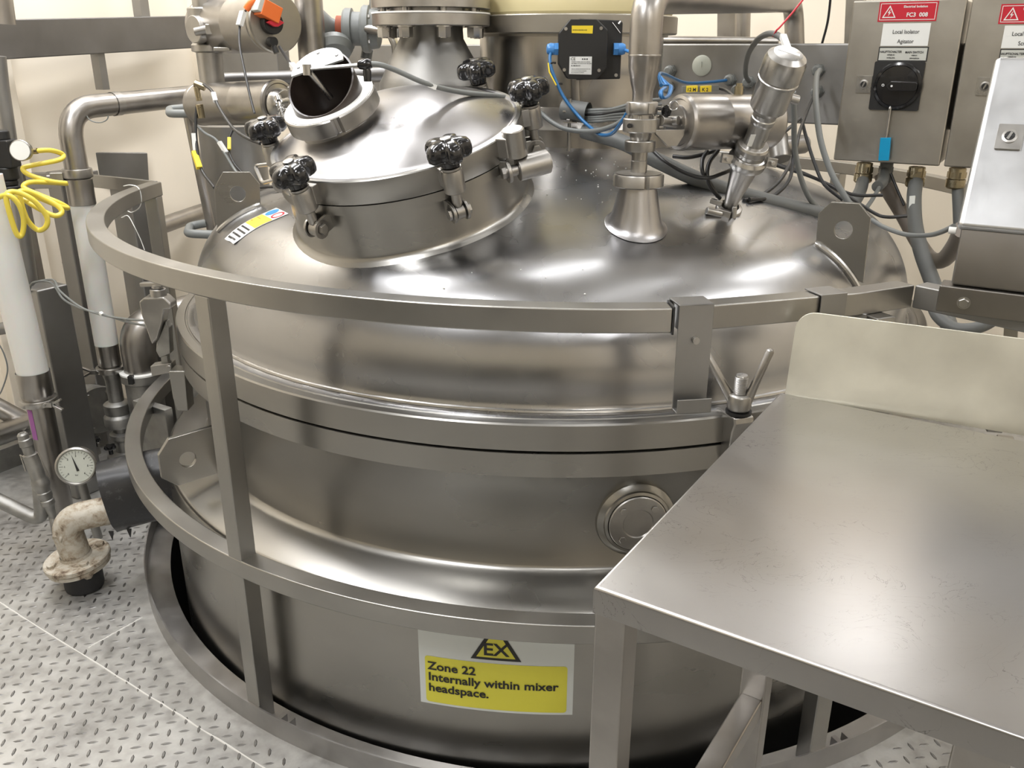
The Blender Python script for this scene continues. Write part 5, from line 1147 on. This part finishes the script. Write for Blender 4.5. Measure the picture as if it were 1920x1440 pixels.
for x, y in ((178, 828), (207, 842)):
    q = aY(x, y, 2.95); mb = MB(); mb.loops([[q+Vector((r_*.45*s_*math.cos(a), r_*.45*s_*math.sin(a), h)) for r_, a in star_outline()] for s_, h in ((.8, 0), (1, .006), (.9, .014))]); mb.cyl(q-Z*.02, q, .008); obj('star_knob', mb, M['black'], ph)
# pressure gauge
pg = thing('pressure_gauge', 'round dial pressure gauge standing left of the black rubber sleeve', 'gauge', aY(143, 960, 2.5))
g0 = aY(143, 874, 2.46); gn = Vector((.30, -.93, .22)).normalized(); gu, gv, _ = frame(gn)
gR = .0565
mb = MB(); mb.lathe([(gR*.8, -.05), (gR*.97, -.045), (gR*.97, -.006), (gR*1.06, -.004), (gR*1.07, .004), (gR*.98, .008), (gR*.92, .004), (gR*.90, .0)], g0, gn, n=56); obj('case', mb, M['flange'], pg, ang=30)
mb = MB(); mb.lathe([(gR*.92, .001), (.0005, .0012)], g0, gn, n=48); obj('dial', mb, plain('dial_face', (.50, .52, .46), .4), pg)
gx = Vector((0, 0, 1)).cross(gn)*1; gx = (Vector((1, 0, 0))-gn*gn.x).normalized(); gy = gn.cross(gx)
gf = plane_fn(g0+gn*.002, gx, gy)
mb = MB()
for k in range(25):
    a = math.radians(225-270*k/24); L_ = .012 if k % 4 == 0 else .006; c_, s_ = math.cos(a), math.sin(a); r1 = gR*.86
    flat(mb, [(c_*r1-s_*.0005, s_*r1+c_*.0005), (c_*r1+s_*.0005, s_*r1-c_*.0005), (c_*(r1-L_)+s_*.0005, s_*(r1-L_)-c_*.0005), (c_*(r1-L_)-s_*.0005, s_*(r1-L_)+c_*.0005)], gf)
for k in range(7):
    a = math.radians(225-270*k/6); add_text(mb, text(str(k), .008, .0002, 'CENTER'), lambda x, y, a=a: gf(x+math.cos(a)*gR*.58, y-.003+math.sin(a)*gR*.58))
add_text(mb, text('bar', .007, 0, 'CENTER'), lambda x, y: gf(x, y-.03))
a = math.radians(108); c_, s_ = math.cos(a), math.sin(a); flat(mb, [(c_*.04, s_*.04), (-c_*.016-s_*.004, -s_*.016+c_*.004), (-c_*.016+s_*.004, -s_*.016-c_*.004)], gf, e=.001)
obj('scale_and_needle', mb, M['ink'], pg)
mb = MB(); mb.cyl(g0-gn*.02-Z*.05, Vector((g0.x+.01, g0.y+.03, .02)), .014); obj('stem', mb, M['dusty'], pg)
# safety valve with hose
sv = thing('relief_valve', 'angled steel relief valve beside the dial gauge at lower left', 'valve', aY(100, 960, 2.5))
s0_ = aY(97, 962, 2.46); s1_ = aY(41, 812, 2.46); sdv = (s1_-s0_).normalized(); sL = (s1_-s0_).length
mb = MB(); mb.lathe([(r_, h*sL) for r_, h in ((.010, -.05), (.014, .05), (.017, .10), (.021, .12), (.021, .17), (.018, .18), (.022, .22), (.022, .27), (.020, .28), (.025, .33), (.027, .36), (.027, .40), (.023, .44), (.022, .46), (.0225, .74), (.020, .745), (.016, .75), (.016, .84), (.019, .85), (.018, .92), (.0155, .93), (.0155, .98), (.012, 1.0), (.007, 1.0), (.007, .985))], s0_, sdv, n=28); obj('body', mb, M['dusty'], sv, ang=30)
mb = MB(); mb.tube([s0_+sdv*sL*.74+Vector((-.028, -.004, 0)), s0_+sdv*sL*.74+Vector((0, -.03, .004)), s0_+sdv*sL*.74+Vector((.028, -.004, .008)), s0_+sdv*sL*.45+Vector((.035, 0, 0))], .0018, 6); mb.tube([s0_+sdv*sL*.74+Vector((-.028, -.004, 0)), s0_+sdv*sL*.55+Vector((-.026, -.01, 0))], .0018, 6); obj('lever_wire', mb, M['bright'], sv)
mb = MB(); P = fillet([aY(-20, 930, 2.46), aY(80, 978, 2.46), aY(73, 900, 2.47)], .045, 10); mb.tube(P, .022, 22); mb.tube([aY(97, 960, 2.47), aY(105, 1000, 2.45)], .012, 14); obj('outlet_bend', mb, M['dusty'], sv, ang=60)
# drain elbow with flange, rubber foot and sleeve
fo = aZ(160, 1100, 0); fo = Vector((fo.x, fo.y, 0))
de = thing('drain_elbow', 'cream stained pipe elbow with bolted flange standing on a black rubber foot', 'pipe elbow', fo)
zf_ = lambda py: zof(fo.y, py)
fzt = zf_(1036)
mb = MB(); mb.lathe([(.048, 0), (.053, .004), (.055, .012), (.055, fzt-.03)], fo, n=40); obj('rubber_foot', mb, M['rubber'], de, ang=60)
ftx = Vector((-.10, -.06, 1)).normalized(); fc = Vector((fo.x-.006, fo.y, fzt-.030))
mb = MB(); mb.lathe([(.05, -.016), (.086, -.016), (.088, -.014), (.088, -.003), (.086, -.001), (.05, -.001)], fc, ftx, n=56, cap=False); obj('lower_flange', mb, M['old'], de)
mb = MB(); mb.lathe([(.05, 0), (.091, 0), (.093, .002), (.093, .014), (.090, .017), (.045, .019), (.043, .028)], fc, ftx, n=56, cap=False); obj('upper_flange', mb, M['old'], de)
fu, fv, _ = frame(ftx)
for k in range(4):
    a = k*PI/2+.75; e = fc+ftx*.017+(fu*math.cos(a)+fv*math.sin(a))*.070; mb = MB(); mb.hexnut(e, ftx, .0135, .010); mb.hexnut(e-ftx*.033, -ftx, .0125, .012); mb.cyl(e-ftx*.04, e+ftx*.004, .007); obj('bolt', mb, M['old'], de, bevel=.001)
ec = fc+ftx*.02; P = fillet([ec, ec+ftx*.125, ec+ftx*.125+Vector((.14, .035, .015))], .085, 14); mb = MB(); mb.tube(P, .0415, 32); obj('elbow', mb, M['old'], de, ang=60)
q = aY(108, 1003, fo.y-.03); mb = MB(); mb.cyl(q+Vector((.035, .01, -.012)), q, .014); mb.hexnut(q, Vector((-.8, -.3, .35)), .0155, .012); mb.cyl(q+Vector((.012, 0, -.005)), q+Vector((.02, 0, -.007)), .02); obj('drain_plug', mb, M['old'], de, bevel=.002)
# black rubber sleeve over the pipe
rs = thing('rubber_sleeve', 'torn black rubber sleeve over the drain pipe beside the guard rail', 'sleeve', aY(245, 1000, 2.35))
p0_ = aY(200, 930, fo.y+.03); p1_s = p0_+Vector((.22, .08, .03)); dS = (p1_s-p0_).normalized()
mb = MB(); sy_ = (Z-dS*dS.z).normalized(); sx_ = dS.cross(sy_)
def slv(t, w_, h, inner=0):
    out = []
    for k in range(40):
        a = -2.75+5.5*k/39+PI/2; c_ = p0_+dS*t
        out.append(c_+sx_*(w_-inner)*math.cos(a)+sy_*(h-inner)*math.sin(a)*(1 if math.sin(a) > 0 else 1.12)+Z*(.012*math.sin(k*.9+t*20)*(.3)))
    return out
ring_o = [slv(t, .080, .104) for t in (0, .04, .09, .15, .20, .26)]
ring_i = [slv(t, .080, .104, .006) for t in (.26, .20, .15, .09, .04, 0)]
mb.loops(ring_o+ring_i+[ring_o[0]], closed=False); obj('sleeve', mb, M['drub'], rs, ang=60)
mb = MB(); mb.tube([p0_+Vector((.0, .02, -.02)), p0_+Vector((.18, .07, 0))], .055, 24); obj('inner_pipe', mb, M['rubber'], rs)
for dx_ in (.008, .055):
    q = p0_+Vector((dx_, dx_*.3-.03, -.108)); mb = MB(); mb.loops([[q+Vector((-.008, 0, .006)), q+Vector((.008, 0, .006)), q+Vector((.006, .003, .006)), q+Vector((-.006, .003, .006))], [q+Vector((-.001, 0, -.022)), q+Vector((.001, 0, -.022)), q+Vector((.001, .001, -.022)), q+Vector((-.001, .001, -.022))]]); obj('torn_tip', mb, M['rubber'], rs)
# grey bin-like casing behind the rail (dark panel)
mb = MB(); mb.bar(aY(300, 720, 2.75), aY(262, 900, 2.75), .02, .30, up=U); 
mb.b.free(); mb = MB(); q = aY(292, 800, 2.62); mb.box(Vector((q.x, q.y, .22)), (.16, .03, .44), x=U); tag(obj('pump_casing', mb, M['dusty'], bevel=.003), 'dull grey casing between the curved mid rail and the tank, at left', 'panel')

# ---------- valves and actuators, upper left
vs1 = thing('valve_assembly', 'upright steel valve body with clamps left of the upper actuator', 'valve', aY(395, 150, 2.95))
yv = 2.95; xv = aY(390, 80, yv).x; zv = lambda py: zof(yv, py)
mb = MB(); mb.lathe([(.034, zv(-40)), (.034, zv(14)), (.050, zv(16)), (.052, zv(18)), (.052, zv(34)), (.044, zv(38)), (.044, zv(80)), (.050, zv(84)), (.052, zv(86)), (.052, zv(97)), (.040, zv(100)), (.038, zv(160))], (xv, yv, 0), n=40); obj('body', mb, M['flange'], vs1, ang=30)
mb = MB(); q = aY(362, 55, 2.88); mb.lathe([(.040, -.03), (.040, .0)], q, (-.6, -.8, 0), n=32); mb.cyl(aY(365, 60, 2.86), aY(400, 52, 2.86), .012); mb.box(aY(396, 55, 2.85), (.03, .02, .03)); mb.box(aY(420, 92, 2.86), (.05, .05, .012)); obj('side_clamp', mb, M['flange'], vs1, bevel=.003)
aa, adr = actuator('valve_actuator', 'upper steel actuator cylinder with orange sensor and red knob on its end', aY(512, 42, 2.72), aY(392, 50, 3.02), .082)
e0 = aY(512, 42, 2.72); en = (e0-aY(392, 50, 3.02)).normalized()
mb = MB(); mb.lathe([(.084, 0), (.084, .014), (.080, .018), (.001, .018)], e0, en, n=48); obj('end_cap', mb, M['cab'], aa, ang=30)
eo = e0+en*.018; ex_ = Z.cross(en).normalized(); ez_ = en.cross(ex_)
tfx = (ex_*.9-ez_*.35).normalized()*1; q = aY(498, 22, 2.68); q = q+en*((eo-q).dot(en)+.022)
mb = MB(); mb.box(q, (.058, .044, .044), x=(ex_+ez_*-.45), z=en)
osn = obj('orange_sensor', mb, M['orange'], aa, bevel=.002)
mb = MB(); mb.box(q-(ex_+ez_*-.45).normalized()*.028+ez_*.004, (.024, .040, .040), x=(ex_+ez_*-.45), z=en); obj('sensor_base', mb, M['labelg'], aa, bevel=.002)
q = aY(521, 42, 2.66); q = q+en*((eo-q).dot(en)+.010); mb = MB(); mb.cyl(q-en*.01, q+en*.012, .031); obj('black_dial', mb, M['matblack'], aa, bevel=.002)
mb = MB(); mb.prism([(-.027, 0), (-.006, -.011), (.006, -.011), (.027, 0), (.006, .011), (-.006, .011)], q+en*.020, ex_, ez_, .012); obj('red_knob', mb, M['red'], aa, bevel=.002)
q = aY(519, 78, 2.66); q = q+en*((eo-q).dot(en)+.012); mb = MB(); mb.cyl(q-en*.012, q+en*.012, .013); mb.cyl(q, q+Vector((.012, -.004, -.03)), .0085); obj('air_fitting', mb, M['matblack'], aa)
plug = cable('orange plug and sleeve of the sensor lead at the top of the picture', 'orange', .011, [(462, 18, 2.66), (470, 8, 2.66), (482, 0, 2.66)], name='sensor_plug', cat='plug')
c = cable('thin black sensor lead hanging from the orange plug', 'cableb', .0035, [(462, 18, 2.66), (453, 30, 2.62), (449, 55, 2.6), (450, 90, 2.56), (460, 140, 2.5), (470, 185, 2.45), (477, 212, 2.42)])
tagsleeve(456, 22, 2.615, 449, 48, 2.6, 'white', .016, c)
c = cable('black air tube from the actuator end down to the chute', 'cableb', .0045, [(524, 88, 2.65), (535, 105, 2.6), (545, 120, 2.5), (556, 132, 2.4), (566, 145, 2.3)])
tagsleeve(547, 121, 2.47, 565, 143, 2.32, 'white', .014, c)
a2, _ = actuator('valve_actuator', 'lower steel actuator cylinder on the pipe left of the manhole cover', aY(527, 192, 2.72), aY(375, 196, 2.98), .066)
q = aY(530, 196, 2.70); mb = MB(); mb.lathe([(.045, -.02), (.045, .004), (.04, .012), (.02, .016)], q, (.83, -.5, 0), n=36); mb.cyl(aY(528, 190, 2.64), aY(556, 184, 2.6), .008); mb.box(aY(548, 180, 2.62), (.02, .02, .05)); mb.box(aY(545, 205, 2.6), (.07, .03, .006)); obj('end_bracket', mb, M['bright'], a2, bevel=.001)
# spring bolt in front
sb = thing('spring_bolt', 'small bolt with coil spring beside the left star knob', 'bolt', aY(535, 237, 2.30))
q0 = aY(537, 236, 2.30); q1 = aY(523, 190, 2.34); mb = MB(); mb.cyl(q0, q1, .0045, n=12); mb.cyl(q1, q1+(q1-q0).normalized()*.014, .009); mb.box(q0, (.06, .03, .004), x=(1, -.2, .15)); obj('bolt', mb, M['bright'], sb)
mb = MB(); dq = (q1-q0).normalized(); fu_, fv_, _ = frame(dq); LL = (q1-q0).length*.8; mb.tube([q0+dq*(.004+LL*k/84)+(fu_*math.cos(k*2*PI/12)+fv_*math.sin(k*2*PI/12))*.0085 for k in range(85)], .0016, 6); obj('spring', mb, M['bright'], sb)
# pipes behind
pipe_obj('pipe', 'tall upright steel pipe standing behind the chute', 'pipe', [aY(588, 134, 2.85), aY(574, -60, 2.85)], .042)
pipe_obj('pipe', 'horizontal steel pipe running behind the chute and the conical neck', 'pipe', [aY(400, 152, 3.1), aY(640, 143, 3.2), aY(760, 138, 3.25)], .025, 'lbeam')
pipe_obj('pipe', 'grey sloping pipe left of the conical neck', 'pipe', [aY(686, 110, 3.0), aY(702, 20, 3.0), aY(706, -40, 3.0)], .018, 'conduit')
pipe_obj('pipe', 'bright slim upright pipe beside the conical neck', 'pipe', [aY(748, 150, 2.85), aY(742, 85, 2.85), aY(730, 60, 2.85), aY(680, 54, 2.9)], .014, 'bright')
bvl = thing('ball_valve', 'grey bolted coupling with rust-red ring behind the upright pipe', 'valve', aY(645, 100, 2.95))
q = aY(590, 52, 2.95); ddv = (aY(700, 55, 2.95)-q).normalized()
mb = MB(); mb.lathe([(.030, 0), (.05, .005), (.052, .03), (.030, .055), (.024, .07), (.024, .09), (.055, .092), (.060, .098), (.060, .118), (.05, .12), (.05, .145), (.066, .150), (.070, .156), (.070, .172), (.060, .176), (.055, .20), (.045, .205), (.022, .21), (.022, .27)], q, ddv, n=40); obj('body', mb, M['cableg'], bvl, ang=30)
mb = MB(); mb.lathe([(.028, .068), (.037, .070), (.037, .090), (.028, .091)], q, ddv, n=32, cap=False); obj('rust_red_ring', mb, M['rust'], bvl)
u_, v_, t_ = frame(ddv)
for k in range(5):
    a = k*2*PI/5; e = q+t_*.172+(u_*math.cos(a)+v_*math.sin(a))*.056; mb = MB(); mb.hexnut(e, t_, .009, .008); obj('bolt', mb, M['flange'], bvl)
mb = MB(); e = aY(625, 92, 2.9); mb.lathe([(.02, -.03), (.055, -.02), (.062, 0), (.05, .02)], e, (.2, -.6, -.8), n=36); obj('lower_bonnet', mb, M['cableg'], bvl, ang=40)
# grey drum column left of dome
drc = aY(440, 300, 3.42); zt_d = zof(3.42, 235)
mb = MB(); mb.lathe([(.12, .0), (.12, zt_d)], (drc.x, drc.y, 0), n=44); tag(obj('column', mb, M['beam']), 'wide grey round column behind the left lifting lug', 'column')
q = aY(480, 120, 3.35); mb = MB(); mb.box(q, (.28, .06, .16), x=U); tag(obj('steel_box', mb, M['beam'], bevel=.004), 'plain grey box under the upper actuator', 'box')
pipe_obj('pipe', 'slim upright pipe left of the grey column', 'pipe', [aY(396, 430, 3.0), aY(352, 215, 3.0)], .015, 'pipe')
pipe_obj('handle_bar', 'grey U-shaped bar at the left of the lower actuator', 'bar', fillet([aY(375, 213, 2.95), aY(318, 213, 2.95), aY(318, 205, 3.05), aY(375, 200, 3.05)], .02), .013, 'cableg')
pipe_obj('handle_bar', 'grey U-shaped bar left of the left lifting lug', 'bar', fillet([aY(400, 440, 2.85), aY(352, 438, 2.85), aY(356, 424, 3.0), aY(388, 418, 3.0)], .03), .014, 'cableg')
lc = [
 ('black cable curving from the small brass fitting to the left star knob', 'cableb', .0046, [(382, 158, 2.72), (398, 172, 2.66), (410, 200, 2.6), (435, 238, 2.5), (462, 258, 2.42), (488, 269, 2.38)]),
 ('black cable with yellow marker hanging left of the lug', 'cableb', .0046, [(369, 196, 2.75), (367, 230, 2.74), (369, 275, 2.72), (378, 318, 2.68), (402, 352, 2.6)]),
 ('grey cable below the lower actuator, left strand', 'cableg', .0042, [(368, 235, 2.76), (385, 250, 2.74), (405, 262, 2.72), (420, 285, 2.70), (436, 312, 2.68), (445, 325, 2.66)]),
 ('dark cable with yellow marker below the lower actuator', 'cableb', .0042, [(438, 240, 2.8), (430, 260, 2.78), (430, 285, 2.76), (440, 308, 2.72), (455, 325, 2.7)]),
 ('black cable passing behind the left lug toward the manhole', 'cableb', .0045, [(478, 372, 2.55), (505, 368, 2.5), (535, 358, 2.45)]),
 ('second black cable just above it behind the left lug', 'cableb', .0045, [(478, 352, 2.6), (510, 350, 2.55), (540, 350, 2.5)])]
cs = [cable(l_, m_, r_, p_) for l_, m_, r_, p_ in lc]
tagsleeve(400, 175, 2.65, 404, 190, 2.62, 'label', .012, cs[0]); tagsleeve(364, 285, 2.715, 374, 315, 2.68, 'yellowp', .016, cs[1]); tagsleeve(363, 250, 2.73, 366, 282, 2.72, 'label', .012, cs[1]); tagsleeve(411, 266, 2.71, 424, 286, 2.70, 'label', .012, cs[2]); tagsleeve(430, 258, 2.775, 430, 280, 2.755, 'yellowp', .010, cs[3])
q = aY(365, 156, 2.75); mb = MB(); mb.cyl(q, q+Vector((.03, 0, -.012)), .011); mb.cyl(q+Vector((.004, 0, -.01)), q+Vector((.008, 0, -.05)), .009); mb.cyl(q+Vector((.006, 0, -.06)), q+Vector((.008, 0, -.10)), .011); tag(obj('air_fitting', mb, M['brass'], bevel=.001), 'small brass air fitting at the left end of the lower actuator', 'fitting')

# ------------------------------------------------------------------ spilt white grains on the dome and the rail
mb = MB(); rg_ = random.Random(3)
def grain(p, r_):
    mb.lathe([(r_*.6, 0), (r_, r_*.5), (r_*.5, r_)], p, Z, n=5)
spots = [(1125+rg_.gauss(0, 45), 340+rg_.gauss(0, 32)) for _ in range(34)]+[(rg_.uniform(700, 1150), rg_.uniform(505, 555)) for _ in range(8)]
for x, y in spots:
    q = domehit(x, y); grain(Vector((q.x, q.y, domez(q.x, q.y))), rg_.choice((.0009, .0012, .0016, .0024)))
tag(obj('powder_grains', mb, M['gasket']), 'white powder grains spilt on the dome right of the manhole', 'powder', kind='stuff')
